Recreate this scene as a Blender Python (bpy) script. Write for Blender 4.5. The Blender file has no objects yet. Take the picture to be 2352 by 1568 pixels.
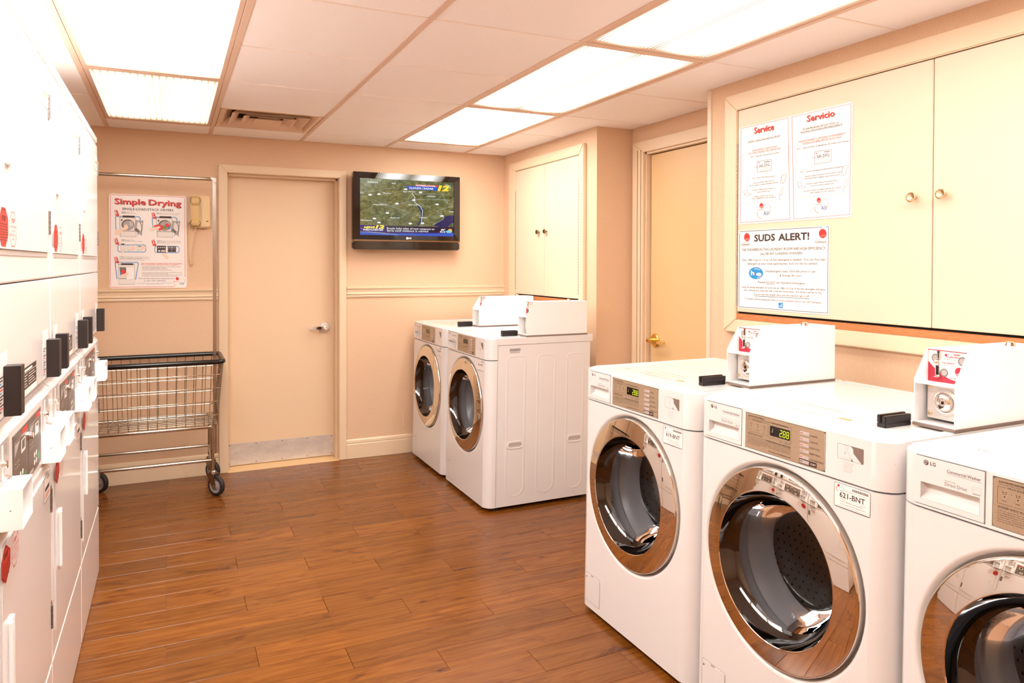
import bpy, bmesh, math, random
import numpy as np
from mathutils import Vector, Matrix

D = bpy.data
SC = bpy.context.scene
COL = SC.collection
random.seed(7)
PI = math.pi

# ------------------------------------------------------------------ camera
H = 2.235                       # ceiling height
cam_data = D.cameras.new('camera')
cam_data.sensor_width = 36.0
cam_data.sensor_fit = 'HORIZONTAL'
cam_data.lens = 1655.0 / 2352.0 * 36.0
cam_data.shift_y = -157.0 / 2352.0
cam_data.clip_start = 0.02
cam = D.objects.new('camera', cam_data)
COL.objects.link(cam)
def cam_axes(yaw, pitch, roll):
    cy, sy, cp, sp, cr, sr = math.cos(yaw), math.sin(yaw), math.cos(pitch), math.sin(pitch), math.cos(roll), math.sin(roll)
    f = Vector((sy*cp, cy*cp, sp)); r = Vector((cy, -sy, 0)); d = f.cross(r)
    return cr*r + sr*d, -sr*r + cr*d, f
cr_, cd_, cf_ = cam_axes(math.radians(25.33), math.radians(-0.75), math.radians(-0.15))
m4 = Matrix.Identity(4)
for i in range(3):
    m4[i][0] = cr_[i]; m4[i][1] = -cd_[i]; m4[i][2] = -cf_[i]
m4[0][3], m4[1][3], m4[2][3] = -0.812, -2.37, 1.395
cam.matrix_world = m4
SC.camera = cam

# ------------------------------------------------------------------ world and exposure
w = D.worlds.new('world'); SC.world = w; w.use_nodes = True
w.node_tree.nodes['Background'].inputs[0].default_value = (0.9, 0.85, 0.8, 1)
w.node_tree.nodes['Background'].inputs[1].default_value = 0.3
vs = SC.view_settings
vs.view_transform = 'Standard'; vs.look = 'None'; vs.gamma = 1.0; vs.use_curve_mapping = False
vs.exposure = 1.98
LAMP = 7.0                      # radiance of the fluorescent diffusers

# ------------------------------------------------------------------ materials
def lin(c):
    out = []
    for v in c:
        v = v/255.0
        out.append(v/12.92 if v <= 0.04045 else ((v+0.055)/1.055)**2.4)
    return (out[0], out[1], out[2], 1.0)
def mat(name, c, rough=0.5, metal=0.0, coat=0.0, spec=0.5, emit=None, estr=0.0):
    m = D.materials.new(name); m.use_nodes = True
    b = m.node_tree.nodes['Principled BSDF']
    b.inputs['Base Color'].default_value = lin(c)
    b.inputs['Roughness'].default_value = rough
    b.inputs['Metallic'].default_value = metal
    b.inputs['Coat Weight'].default_value = coat
    b.inputs['Coat Roughness'].default_value = 0.06
    b.inputs['Specular IOR Level'].default_value = spec
    if emit:
        b.inputs['Emission Color'].default_value = lin(emit)
        b.inputs['Emission Strength'].default_value = estr
    return m
def nodes(m):
    return m.node_tree.nodes, m.node_tree.links, m.node_tree.nodes['Principled BSDF']
def ramp(n, stops):
    r = n.new('ShaderNodeValToRGB')
    e = r.color_ramp.elements
    e[0].position, e[0].color = stops[0][0], lin(stops[0][1])
    e[1].position, e[1].color = stops[-1][0], lin(stops[-1][1])
    for p, c in stops[1:-1]:
        k = e.new(p); k.color = lin(c)
    return r
def grain_mat(name, c0, c1, scale, sx, rough=0.7, bump=0.05, detail=4.0):
    m = mat(name, c0, rough); n, l, b = nodes(m)
    tc = n.new('ShaderNodeTexCoord'); mp = n.new('ShaderNodeMapping'); mp.inputs['Scale'].default_value = sx
    nz = n.new('ShaderNodeTexNoise'); nz.inputs['Scale'].default_value = scale; nz.inputs['Detail'].default_value = detail
    nz.inputs['Roughness'].default_value = 0.7
    r = ramp(n, [(0.3, c0), (0.7, c1)])
    bp = n.new('ShaderNodeBump'); bp.inputs['Strength'].default_value = bump; bp.inputs['Distance'].default_value = 0.002
    l.new(tc.outputs['Object'], mp.inputs['Vector']); l.new(mp.outputs[0], nz.inputs['Vector'])
    l.new(nz.outputs['Fac'], r.inputs['Fac']); l.new(r.outputs[0], b.inputs['Base Color'])
    l.new(nz.outputs['Fac'], bp.inputs['Height']); l.new(bp.outputs[0], b.inputs['Normal'])
    return m

M = {}
M['wallpaper'] = grain_mat('wallpaper', (216, 179, 146), (229, 195, 162), 90, (6, 6, 0.7), 0.75, 0.25)
M['cream'] = mat('cream paint', (227, 203, 177), 0.38)
M['cream_door'] = mat('cream door paint', (230, 200, 166), 0.42)
M['tan_door'] = mat('tan door paint', (222, 184, 134), 0.42)
M['casing'] = mat('casing paint', (230, 204, 172), 0.4)
M['tile'] = grain_mat('ceiling tile', (248, 240, 236), (253, 247, 244), 220, (1, 1, 1), 0.9, 0.35, 2.0)
M['tbar'] = mat('grid metal', (222, 190, 168), 0.45)
M['tee'] = mat('grid metal light', (250, 240, 232), 0.45)
M['white'] = mat('white enamel', (226, 223, 223), 0.18, coat=0.25)
M['dryer_white'] = mat('dryer enamel', (238, 233, 232), 0.14, coat=0.0, spec=0.3)
M['white_flat'] = mat('white powder coat', (242, 242, 243), 0.4)
M['paper'] = mat('white sign sheet', (244, 236, 232), 0.3)
M['paper2'] = mat('white sign face', (246, 240, 238), 0.4)
M['chrome'] = mat('chrome', (232, 224, 216), 0.035, 1.0)
M['ringchrome'] = mat('door ring chrome', (226, 219, 211), 0.02, 1.0)
M['steel'] = grain_mat('brushed steel', (208, 200, 194), (232, 226, 220), 9, (1, 1, 2.5), 0.32, 0.02)
M['steel'].node_tree.nodes['Principled BSDF'].inputs['Metallic'].default_value = 0.45
M['wire'] = mat('chrome wire', (190, 180, 164), 0.16, 1.0)
M['post'] = mat('zinc post', (168, 160, 154), 0.22, 1.0)
M['brass'] = mat('polished brass', (238, 200, 118), 0.14, 1.0)
M['bronze'] = mat('bronze', (142, 116, 86), 0.25, 1.0)
M['champ'] = mat('champagne knob', (222, 196, 160), 0.22, 1.0)
M['black'] = mat('black plastic', (34, 26, 26), 0.35)
M['tvblack'] = mat('gloss black', (14, 9, 9), 0.06, coat=0.6)
M['rubber'] = mat('rubber', (40, 32, 30), 0.6)
M['vinyl'] = mat('black vinyl', (16, 13, 13), 0.25)
M['wheelgrey'] = mat('wheel grey', (150, 142, 140), 0.4)
M['panel'] = grain_mat('champagne panel', (172, 150, 126), (188, 166, 142), 120, (1, 8, 1), 0.38, 0.01)
M['panel'].node_tree.nodes['Principled BSDF'].inputs['Metallic'].default_value = 0.35
M['taupe'] = mat('taupe control', (104, 88, 80), 0.45)
M['slot'] = mat('grey slot plate', (186, 176, 172), 0.5)
M['hinge'] = mat('dull steel hinge', (136, 126, 120), 0.35, 0.7)
M['gasket'] = mat('taupe gasket', (128, 110, 102), 0.6)
M['ink'] = mat('dark ink', (58, 40, 36), 0.6)
M['grey_ink'] = mat('grey ink', (120, 112, 110), 0.6)
M['light_ink'] = mat('light grey ink', (176, 168, 166), 0.6)
M['white_ink'] = mat('white ink', (236, 228, 222), 0.5)
M['red'] = mat('red ink', (216, 46, 38), 0.45)
M['dkred'] = mat('crimson ink', (188, 38, 62), 0.45)
M['orange'] = mat('orange ink', (236, 150, 84), 0.5)
M['blue'] = mat('blue ink', (34, 140, 206), 0.45)
M['ltblue'] = mat('soft blue ink', (132, 172, 214), 0.5)
M['blue_text'] = mat('blue grey ink', (112, 124, 152), 0.5)
M['navy_ink'] = mat('navy ink', (60, 96, 150), 0.5)
M['skin_ink'] = mat('skin tint ink', (246, 214, 190), 0.5)
M['green'] = mat('green button', (40, 168, 110), 0.4)
M['green_ink'] = mat('green ink', (92, 160, 60), 0.5)
M['tan'] = mat('threshold tan', (222, 184, 132), 0.5)
M['phone'] = mat('beige phone', (226, 196, 146), 0.4)
M['phone2'] = mat('tan handset', (210, 172, 108), 0.4)
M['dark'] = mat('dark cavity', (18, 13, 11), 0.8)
M['drum'] = mat('drum steel', (150, 142, 138), 0.32, 0.75)
M['boot'] = mat('grey rubber boot', (128, 126, 128), 0.3)
M['bezel_in'] = mat('dark chrome bezel', (84, 82, 82), 0.06, 1.0)
M['lcd'] = mat('dark lcd window', (26, 18, 14), 0.15)
M['digit'] = mat('lit digits', (170, 190, 40), 0.5, emit=(186, 206, 40), estr=0.22)
M['slab'] = mat('underlay with painted glint', (206, 160, 116), 0.6)  # pale colour paints the glint along the board joints
M['vent'] = mat('vent paint', (226, 194, 166), 0.45)
M['duct'] = mat('duct tin', (86, 66, 56), 0.5)
M['sill'] = grain_mat('oak strip', (176, 104, 56), (204, 134, 82), 30, (1, 1, 12), 0.5, 0.05)
M['housing'] = mat('lamp housing', (230, 215, 200), 0.6)

# wood plank: grain stretched along the plank, tone by plank
def wood():
    m = mat('floor laminate', (150, 86, 40), 0.27, coat=0.0); n, l, b = nodes(m)
    tc = n.new('ShaderNodeTexCoord'); oi = n.new('ShaderNodeObjectInfo')
    mu = n.new('ShaderNodeVectorMath'); mu.operation = 'SCALE'; mu.inputs['Scale'].default_value = 37.0
    cx = n.new('ShaderNodeCombineXYZ')
    for k in range(3): l.new(oi.outputs['Random'], cx.inputs[k])
    l.new(cx.outputs[0], mu.inputs[0])
    ad = n.new('ShaderNodeVectorMath'); ad.operation = 'ADD'
    l.new(tc.outputs['Object'], ad.inputs[0]); l.new(mu.outputs[0], ad.inputs[1])
    mp = n.new('ShaderNodeMapping'); mp.inputs['Scale'].default_value = (1.0, 22, 1)
    l.new(ad.outputs[0], mp.inputs['Vector'])
    n1 = n.new('ShaderNodeTexNoise'); n1.inputs['Scale'].default_value = 2.2; n1.inputs['Detail'].default_value = 7; n1.inputs['Roughness'].default_value = 0.62
    n1.inputs['Distortion'].default_value = 0.6
    l.new(mp.outputs[0], n1.inputs['Vector'])
    mp2 = n.new('ShaderNodeMapping'); mp2.inputs['Scale'].default_value = (2.2, 7, 1)
    l.new(ad.outputs[0], mp2.inputs['Vector'])
    n2 = n.new('ShaderNodeTexNoise'); n2.inputs['Scale'].default_value = 1.7; n2.inputs['Detail'].default_value = 3; n2.inputs['Distortion'].default_value = 1.6
    l.new(mp2.outputs[0], n2.inputs['Vector'])
    r = ramp(n, [(0.22, (94, 51, 14)), (0.5, (118, 67, 20)), (0.78, (136, 82, 29))])
    l.new(n1.outputs['Fac'], r.inputs['Fac'])
    kn = ramp(n, [(0.24, (84, 56, 40)), (0.34, (222, 205, 190)), (0.5, (255, 255, 255))])
    l.new(n2.outputs['Fac'], kn.inputs['Fac'])
    # strips of three staves per board carry their own tone
    sep = n.new('ShaderNodeSeparateXYZ'); l.new(tc.outputs['Object'], sep.inputs[0])
    dv = n.new('ShaderNodeMath'); dv.operation = 'DIVIDE'; dv.inputs[1].default_value = 0.2953; l.new(sep.outputs[0], dv.inputs[0])
    fl = n.new('ShaderNodeMath'); fl.operation = 'FLOOR'; l.new(dv.outputs[0], fl.inputs[0])
    sm = n.new('ShaderNodeMath'); sm.operation = 'ADD'; l.new(fl.outputs[0], sm.inputs[0]); l.new(oi.outputs['Random'], sm.inputs[1])
    wn = n.new('ShaderNodeTexWhiteNoise'); wn.noise_dimensions = '1D'; l.new(sm.outputs[0], wn.inputs['W'])
    mr = n.new('ShaderNodeMapRange'); mr.inputs['To Min'].default_value = 0.93; mr.inputs['To Max'].default_value = 1.07
    l.new(wn.outputs['Value'], mr.inputs['Value'])
    mx = n.new('ShaderNodeMixRGB'); mx.blend_type = 'MULTIPLY'; mx.inputs[0].default_value = 0.75
    l.new(r.outputs[0], mx.inputs[1]); l.new(kn.outputs[0], mx.inputs[2])
    mr2 = n.new('ShaderNodeMapRange'); mr2.inputs['To Min'].default_value = 0.84; mr2.inputs['To Max'].default_value = 1.14
    l.new(oi.outputs['Random'], mr2.inputs['Value'])
    vm = n.new('ShaderNodeMath'); vm.operation = 'MULTIPLY'; l.new(mr.outputs[0], vm.inputs[0]); l.new(mr2.outputs[0], vm.inputs[1])
    hs = n.new('ShaderNodeHueSaturation'); l.new(mx.outputs[0], hs.inputs['Color']); l.new(vm.outputs[0], hs.inputs['Value'])
    l.new(hs.outputs[0], b.inputs['Base Color'])
    bp = n.new('ShaderNodeBump'); bp.inputs['Strength'].default_value = 0.05; bp.inputs['Distance'].default_value = 0.002
    l.new(n1.outputs['Fac'], bp.inputs['Height']); l.new(bp.outputs[0], b.inputs['Normal'])
    b.inputs['Specular IOR Level'].default_value = 0.4
    return m
M['wood'] = wood()

# fluorescent diffuser: two tubes behind a ribbed lens
def lens(name, ribs, strength, soft=False):
    m = D.materials.new(name); m.use_nodes = True
    n, l = m.node_tree.nodes, m.node_tree.links
    n.remove(n['Principled BSDF'])
    tc = n.new('ShaderNodeTexCoord'); sp = n.new('ShaderNodeSeparateXYZ'); l.new(tc.outputs['Object'], sp.inputs[0])
    def math1(op, a, bval=None, b=None, clamp=False):
        k = n.new('ShaderNodeMath'); k.operation = op; k.use_clamp = clamp
        if isinstance(a, (int, float)): k.inputs[0].default_value = a
        else: l.new(a, k.inputs[0])
        if b is not None: l.new(b, k.inputs[1])
        elif bval is not None: k.inputs[1].default_value = bval
        return k.outputs[0]
    ax = math1('ABSOLUTE', sp.outputs[0]); off = math1('ABSOLUTE', math1('SUBTRACT', ax, 0.135))
    tube = math1('SUBTRACT', 1.0, b=math1('DIVIDE', off, 0.20), clamp=True)          # bright over each tube
    ay = math1('ABSOLUTE', sp.outputs[1])
    end = math1('DIVIDE', math1('SUBTRACT', 0.62, b=ay), 0.16, clamp=True)           # fades past the tube ends
    rib = math1('SUBTRACT', 1.0, b=math1('POWER', math1('ABSOLUTE', math1('SINE', math1('MULTIPLY', sp.outputs[0], PI*ribs))), 9.0))
    base = math1('ADD', math1('MULTIPLY', math1('POWER', tube, 1.0 if soft else 2.0), 0.45 if soft else 0.92), 0.55 if soft else 0.08)
    rb = math1('ADD', math1('MULTIPLY', rib, 0.45 if soft else 0.80), 0.55 if soft else 0.20)
    val = math1('MULTIPLY', math1('MULTIPLY', base, b=rb), b=math1('ADD', math1('MULTIPLY', end, 0.80), 0.20))
    cr = n.new('ShaderNodeValToRGB')
    e = cr.color_ramp.elements
    e[0].position, e[0].color = 0.25 if soft else 0.05, (1.0, 0.74, 0.42, 1) if soft else (1.0, 0.80, 0.55, 1); e[1].position, e[1].color = 0.85 if soft else 0.4, (1.0, 0.972, 0.935, 1)
    l.new(val, cr.inputs[0])
    em = n.new('ShaderNodeEmission'); l.new(cr.outputs[0], em.inputs['Color'])
    l.new(math1('MULTIPLY', val, strength), em.inputs['Strength'])
    l.new(em.outputs[0], n['Material Output'].inputs['Surface'])
    return m
M['lens'] = lens('lit prismatic lens', 34, LAMP*1.7)
M['lens_near'] = lens('lit prismatic lens near the entrance', 34, LAMP*1.7)
M['lens_right'] = lens('lit prismatic lens of the right row', 60, LAMP*0.46)
M['lens_near_right'] = lens('lit prismatic lens by the entrance, right row', 60, LAMP*1.1)
M['lens_far'] = lens('lit prismatic lens of the far right panel', 60, LAMP*1.25)
M['lens_dim'] = lens('lit prismatic lens of the weaker panel', 34, 0.76, True)

def glass(name, tint, gloss):
    m = D.materials.new(name); m.use_nodes = True
    n, l = m.node_tree.nodes, m.node_tree.links
    n.remove(n['Principled BSDF'])
    t = n.new('ShaderNodeBsdfTransparent'); t.inputs[0].default_value = (tint, tint, tint*1.02, 1)
    g = n.new('ShaderNodeBsdfGlossy'); g.inputs['Roughness'].default_value = 0.015; g.inputs[0].default_value = (0.95, 0.95, 0.97, 1)
    f = n.new('ShaderNodeFresnel'); f.inputs[0].default_value = gloss
    mx = n.new('ShaderNodeMixShader'); l.new(f.outputs[0], mx.inputs[0]); l.new(t.outputs[0], mx.inputs[1]); l.new(g.outputs[0], mx.inputs[2])
    l.new(mx.outputs[0], n['Material Output'].inputs['Surface'])
    return m
M['glass'] = glass('door glass', 0.84, 1.22)

# ------------------------------------------------------------------ mesh helpers
class MB:
    """collects faces, builds ONE mesh object"""
    def __init__(self, m=None):
        self.v, self.f, self.fm, self.mats = [], [], [], []
        self.cur = 0
        if m: self.use(m)
    def use(self, m):
        m = M[m] if isinstance(m, str) else m
        if m not in self.mats: self.mats.append(m)
        self.cur = self.mats.index(m); return self
    def face(self, pts):
        b = len(self.v); self.v += [tuple(p) for p in pts]
        self.f.append(tuple(range(b, b+len(pts)))); self.fm.append(self.cur)
    def geo(self, verts, faces):
        b = len(self.v); self.v += [tuple(p) for p in verts]
        for f in faces: self.f.append(tuple(i+b for i in f)); self.fm.append(self.cur)
    def box(self, x0, x1, y0, y1, z0, z1):
        x0, x1 = min(x0, x1), max(x0, x1); y0, y1 = min(y0, y1), max(y0, y1); z0, z1 = min(z0, z1), max(z0, z1)
        v = [(x, y, z) for x in (x0, x1) for y in (y0, y1) for z in (z0, z1)]
        self.geo(v, [(0, 1, 3, 2), (4, 6, 7, 5), (0, 4, 5, 1), (2, 3, 7, 6), (0, 2, 6, 4), (1, 5, 7, 3)]); return self
    def prism(self, poly, vec):
        n = len(poly); vec = Vector(vec)
        a = [Vector(p) for p in poly]; b = [p+vec for p in a]
        self.geo(a+b, [tuple(range(n)), tuple(range(2*n-1, n-1, -1))] + [(i, i+n, (i+1) % n+n, (i+1) % n) for i in range(n)]); return self
    def tube(self, pts, r, n=8, closed=False):
        pts = [Vector(p) for p in pts]; k = len(pts); vs_ = []
        t0 = (pts[1]-pts[0]).normalized(); up = Vector((0, 0, 1)) if abs(t0.z) < 0.9 else Vector((1, 0, 0))
        nrm = t0.cross(up).normalized()
        for i, p in enumerate(pts):
            if closed: t = (pts[(i+1) % k]-pts[i-1])
            else: t = pts[min(i+1, k-1)]-pts[max(i-1, 0)]
            t = t.normalized(); nrm = (nrm - t*nrm.dot(t)).normalized(); bn = t.cross(nrm)
            rr = r[i] if isinstance(r, (list, tuple)) else r
            for j in range(n):
                a = 2*PI*j/n; vs_.append(p + nrm*(rr*math.cos(a)) + bn*(rr*math.sin(a)))
        fs = []
        for i in range(k if closed else k-1):
            for j in range(n):
                fs.append((i*n+j, i*n+(j+1) % n, ((i+1) % k)*n+(j+1) % n, ((i+1) % k)*n+j))
        if not closed: fs += [tuple(range(n-1, -1, -1)), tuple(range((k-1)*n, k*n))]
        self.geo(vs_, fs); return self
    def lathe(self, prof, o, axis, n=32, caps=True):
        """prof: (radius, height along axis)"""
        o = Vector(o); ax = Vector(axis).normalized(); up = Vector((0, 0, 1)) if abs(ax.z) < 0.9 else Vector((1, 0, 0))
        e1 = ax.cross(up).normalized(); e2 = ax.cross(e1); vs_, fs = [], []
        for r, h in prof:
            for j in range(n):
                a = 2*PI*j/n; vs_.append(o + ax*h + e1*(r*math.cos(a)) + e2*(r*math.sin(a)))
        for i in range(len(prof)-1):
            for j in range(n): fs.append((i*n+j, i*n+(j+1) % n, (i+1)*n+(j+1) % n, (i+1)*n+j))
        if caps: fs += [tuple(range(n-1, -1, -1)), tuple(range((len(prof)-1)*n, len(prof)*n))]
        self.geo(vs_, fs); return self
    def build(self, name, parent=None, bevel=0.0, seg=2, smooth=None, wn=False, merge=False, label=None, kind=None):
        me = D.meshes.new(name); me.from_pydata(self.v, [], self.f)
        for m in self.mats: me.materials.append(m)
        me.polygons.foreach_set('material_index', self.fm)
        if bevel or merge or smooth is not None:
            bm = bmesh.new(); bm.from_mesh(me)
            if merge: bmesh.ops.remove_doubles(bm, verts=bm.verts, dist=1e-5)
            bmesh.ops.recalc_face_normals(bm, faces=bm.faces)
            if bevel:
                es = [e for e in bm.edges if e.is_manifold and e.calc_face_angle(0) > math.radians(35)]
                bmesh.ops.bevel(bm, geom=es, offset=bevel, segments=seg, affect='EDGES', clamp_overlap=True)
            bm.to_mesh(me); bm.free()
        if smooth is not None:
            me.polygons.foreach_set('use_smooth', [True]*len(me.polygons))
            me.set_sharp_from_angle(angle=math.radians(smooth))
        me.update()
        o = D.objects.new(name, me); COL.objects.link(o)
        if parent: o.parent = parent
        if wn:
            md = o.modifiers.new('normals', 'WEIGHTED_NORMAL'); md.keep_sharp = True; md.weight = 80
        if label: o['label'] = label
        if kind: o['kind'] = kind
        return o

def tag(o, label, cat, group=None, kind=None):
    o['label'] = label; o['category'] = cat
    if group: o['group'] = group
    if kind: o['kind'] = kind
    return o
def thing(name, loc, label, cat, group=None, kind=None):
    o = D.objects.new(name, None); COL.objects.link(o); o.location = loc
    o.empty_display_size = 0.1
    return tag(o, label, cat, group, kind)
def copy_obj(o, parent):
    c = o.copy(); COL.objects.link(c)
    if parent: c.parent = parent
    return c
def copy_tree(o, parent=None):
    c = copy_obj(o, parent)
    for ch in list(o.children): copy_tree(ch, c)
    return c

# ------------------------------------------------------------------ flat printing
_tx = {}
def glyphs(s, bold=0.0, shear=0.0):
    k = (s, bold, shear)
    if k in _tx: return _tx[k]
    cu = D.curves.new('t', 'FONT'); cu.body = s; cu.size = 1; cu.offset = bold; cu.shear = shear; cu.resolution_u = 2; cu.fill_mode = 'FRONT'
    ob = D.objects.new('t', cu); COL.objects.link(ob)
    dg = bpy.context.evaluated_depsgraph_get(); dg.update()
    me = D.meshes.new_from_object(ob.evaluated_get(dg))
    v = np.empty(len(me.vertices)*3, dtype=np.float32); me.vertices.foreach_get('co', v); v = v.reshape(-1, 3)
    f = [tuple(p.vertices) for p in me.polygons]
    D.objects.remove(ob); D.curves.remove(cu); D.meshes.remove(me)
    _tx[k] = (v, f); return _tx[k]
_hc = glyphs('H')[0]; CAP = float(_hc[:, 1].max())

def homography(quad, w_, h_):
    dst = [(0, h_), (w_, h_), (w_, 0), (0, 0)]
    A, b = [], []
    for (u, v), (x, y) in zip(quad, dst):
        A.append([u, v, 1, 0, 0, 0, -x*u, -x*v]); b.append(x)
        A.append([0, 0, 0, u, v, 1, -y*u, -y*v]); b.append(y)
    s = np.linalg.solve(np.array(A, float), np.array(b, float))
    def f(u, v):
        d = s[6]*u + s[7]*v + 1
        return ((s[0]*u+s[1]*v+s[2])/d, (s[3]*u+s[4]*v+s[5])/d)
    return f

class Sheet:
    """flat artwork on a real plane: o + r*x + u*y, layers lifted along the normal"""
    def __init__(self, o, r, u, mb=None, lift=0.0004, quad=None, size=None):
        self.o, self.r, self.u = Vector(o), Vector(r), Vector(u); self.n = self.r.cross(self.u)
        self.mb = mb or MB(); self.lift = lift
        self.h = homography(quad, *size) if quad else (lambda a, b: (a, b))
        self.quad = quad; self.c = 0
    def P(self, x, y, L): return self.o + self.r*x + self.u*y + self.n*(self.lift*L)
    def poly(self, pts, m, L=1):
        self.c += 1; LL = L+(self.c % 8)*0.06
        self.mb.use(m); self.mb.face([self.P(*self.h(*p), LL) for p in pts])
    def rect(self, x0, y0, x1, y1, m, L=1): self.poly([(x0, y0), (x1, y0), (x1, y1), (x0, y1)], m, L)
    def circle(self, cx, cy, rx, ry, m, L=1, n=24): self.poly([(cx+rx*math.cos(2*PI*i/n), cy+ry*math.sin(2*PI*i/n)) for i in range(n)], m, L)
    def arc(self, cx, cy, rx, ry, a0, a1, wd, m, L=1, n=16):
        self.mb.use(m); self.c += 1; L = L+(self.c % 8)*0.06
        for i in range(n):
            t0, t1 = a0+(a1-a0)*i/n, a0+(a1-a0)*(i+1)/n
            q = [(cx+(rx+s)*math.cos(t), cy+(ry+s)*math.sin(t)) for t, s in ((t0, -wd/2), (t1, -wd/2), (t1, wd/2), (t0, wd/2))]
            self.mb.face([self.P(*self.h(*p), L) for p in q])
    def line(self, pts, wd, m, L=1, closed=False):
        """polyline of even width with mitred joints (no overlapping faces)"""
        P_ = [Vector(p) for p in pts]
        P_ = [p for i, p in enumerate(P_) if i == 0 or (p-P_[i-1]).length > 1e-9]
        n = len(P_); hw = wd/2; left, right = [], []
        for i, p in enumerate(P_):
            a = P_[i-1] if (i or closed) else None; b = P_[(i+1) % n] if (i < n-1 or closed) else None
            d0 = (p-a).normalized() if a is not None else (b-p).normalized()
            d1 = (b-p).normalized() if b is not None else d0
            n0, n1 = Vector((-d0.y, d0.x)), Vector((-d1.y, d1.x)); mt = n0+n1
            if mt.length < 1e-4: mt = n0
            mt.normalize(); k = hw/max(mt.dot(n0), 0.35)
            left.append(p+mt*k); right.append(p-mt*k)
        self.c += 1; LL = L+(self.c % 8)*0.06
        self.mb.use(m)
        for i in range(n if closed else n-1):
            j = (i+1) % n
            self.mb.face([self.P(*self.h(*q), LL) for q in (left[i], left[j], right[j], right[i])])
    def rr(self, x0, y0, x1, y1, rad, n=4):
        if x0 > x1: x0, x1 = x1, x0
        if y0 > y1: y0, y1 = y1, y0
        out = []
        for cx, cy, a in ((x1-rad, y1-rad, 0), (x0+rad, y1-rad, PI/2), (x0+rad, y0+rad, PI), (x1-rad, y0+rad, 1.5*PI)):
            out += [(cx+rad*math.cos(a+PI/2*i/n), cy+rad*math.sin(a+PI/2*i/n)) for i in range(n+1)]
        return out
    def rrect(self, x0, y0, x1, y1, rad, m, L=1): self.poly(self.rr(x0, y0, x1, y1, rad), m, L)
    def frame(self, x0, y0, x1, y1, rad, wd, m, L=1): self.line(self.rr(x0, y0, x1, y1, rad), wd, m, L, True)
    def text(self, s, x0, y0, h, m, L=2, w_=None, align='l', bold=0.0, shear=0.0, maxw=None):
        """plain sheet coordinates: baseline at y0, cap height h"""
        v, f = glyphs(s, bold, shear)
        if not len(v): return
        a, b = float(v[:, 0].min()), float(v[:, 0].max()); sy = h/CAP; sx = sy
        if w_: sx = w_/(b-a)
        elif maxw and (b-a)*sx > maxw: sx = maxw/(b-a)
        W = (b-a)*sx
        ox = x0 - (W/2 if align == 'c' else W if align == 'r' else 0)
        self.mb.use(m)
        self.mb.geo([self.P(ox+(p[0]-a)*sx, y0+p[1]*sy, L) for p in v], f)
    def ptext(self, s, u0, v0, u1, v1, hpx, m, L=2, bold=0.0, shear=0.0):
        """photo-crop coordinates: baseline from (u0,v0) to (u1,v1), cap height in crop pixels"""
        p0, p1 = Vector(self.h(u0, v0)), Vector(self.h(u1, v1)); pm = Vector(self.h(u0, v0-hpx))
        d = p1-p0; W = d.length; d.normalize(); e = Vector((-d.y, d.x)); h = (pm-p0).length
        v, f = glyphs(s, bold, shear)
        if not len(v): return
        a, b = float(v[:, 0].min()), float(v[:, 0].max()); sx, sy = W/(b-a), h/CAP
        self.mb.use(m); vs_ = []
        for p in v:
            q = p0 + d*((float(p[0])-a)*sx) + e*(float(p[1])*sy); vs_.append(self.P(q.x, q.y, L))
        self.mb.geo(vs_, f)

def seg7(sh, x, y, w_, h, ch, m, L=2):
    t = w_*0.2; on = {'8': 'abcdefg', '2': 'abged', '0': 'abcdef', '5': 'afgcd', '6': 'afgedc'}[ch]
    S = {'a': (t*.6, h-t, w_-t*.6, h), 'g': (t*.6, h/2-t/2, w_-t*.6, h/2+t/2), 'd': (t*.6, 0, w_-t*.6, t),
         'f': (0, h/2+t*.3, t, h-t*.5), 'b': (w_-t, h/2+t*.3, w_, h-t*.5), 'e': (0, t*.5, t, h/2-t*.3), 'c': (w_-t, t*.5, w_, h/2-t*.3)}
    for k in on:
        a = S[k]; sl = h*0.08
        sh.poly([(x+a[0]+sl*a[1]/h, y+a[1]), (x+a[2]+sl*a[1]/h, y+a[1]), (x+a[2]+sl*a[3]/h, y+a[3]), (x+a[0]+sl*a[3]/h, y+a[3])], m, L)

# ================================================================== STRUCTURE
XL, XR, XA, YB, YF = -1.86, 1.545, 1.806, 2.765, -3.40
# floor: underlay plus single laminate boards
fl = MB('slab').box(XL-0.1, 2.0, YF-0.1, 3.05, -0.06, -0.008).build('floor')
tag(fl, 'reddish-brown wood laminate floor of long boards', 'floor', kind='structure')
PL, PW, GAP = 0.886, 0.1477, 0.0018
pb = MB('wood').box(GAP/4, PL-GAP/4, GAP/2, PW-GAP/2, -0.008, 0.0)
plank0 = pb.build('plank', fl, bevel=0.0009, seg=1)
first = True
for r in range(-23, 18):
    y = 0.087 + PW*r
    xo = (-0.245, -0.540, -0.835)[r % 3] - 4*PL
    for k in range(9):
        x = xo + k*PL
        if x+PL < XL-0.02 or x > 1.85: continue
        if first: o = plank0; first = False
        else: o = copy_obj(plank0, fl)
        o.location = (x, y, 0)

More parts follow.
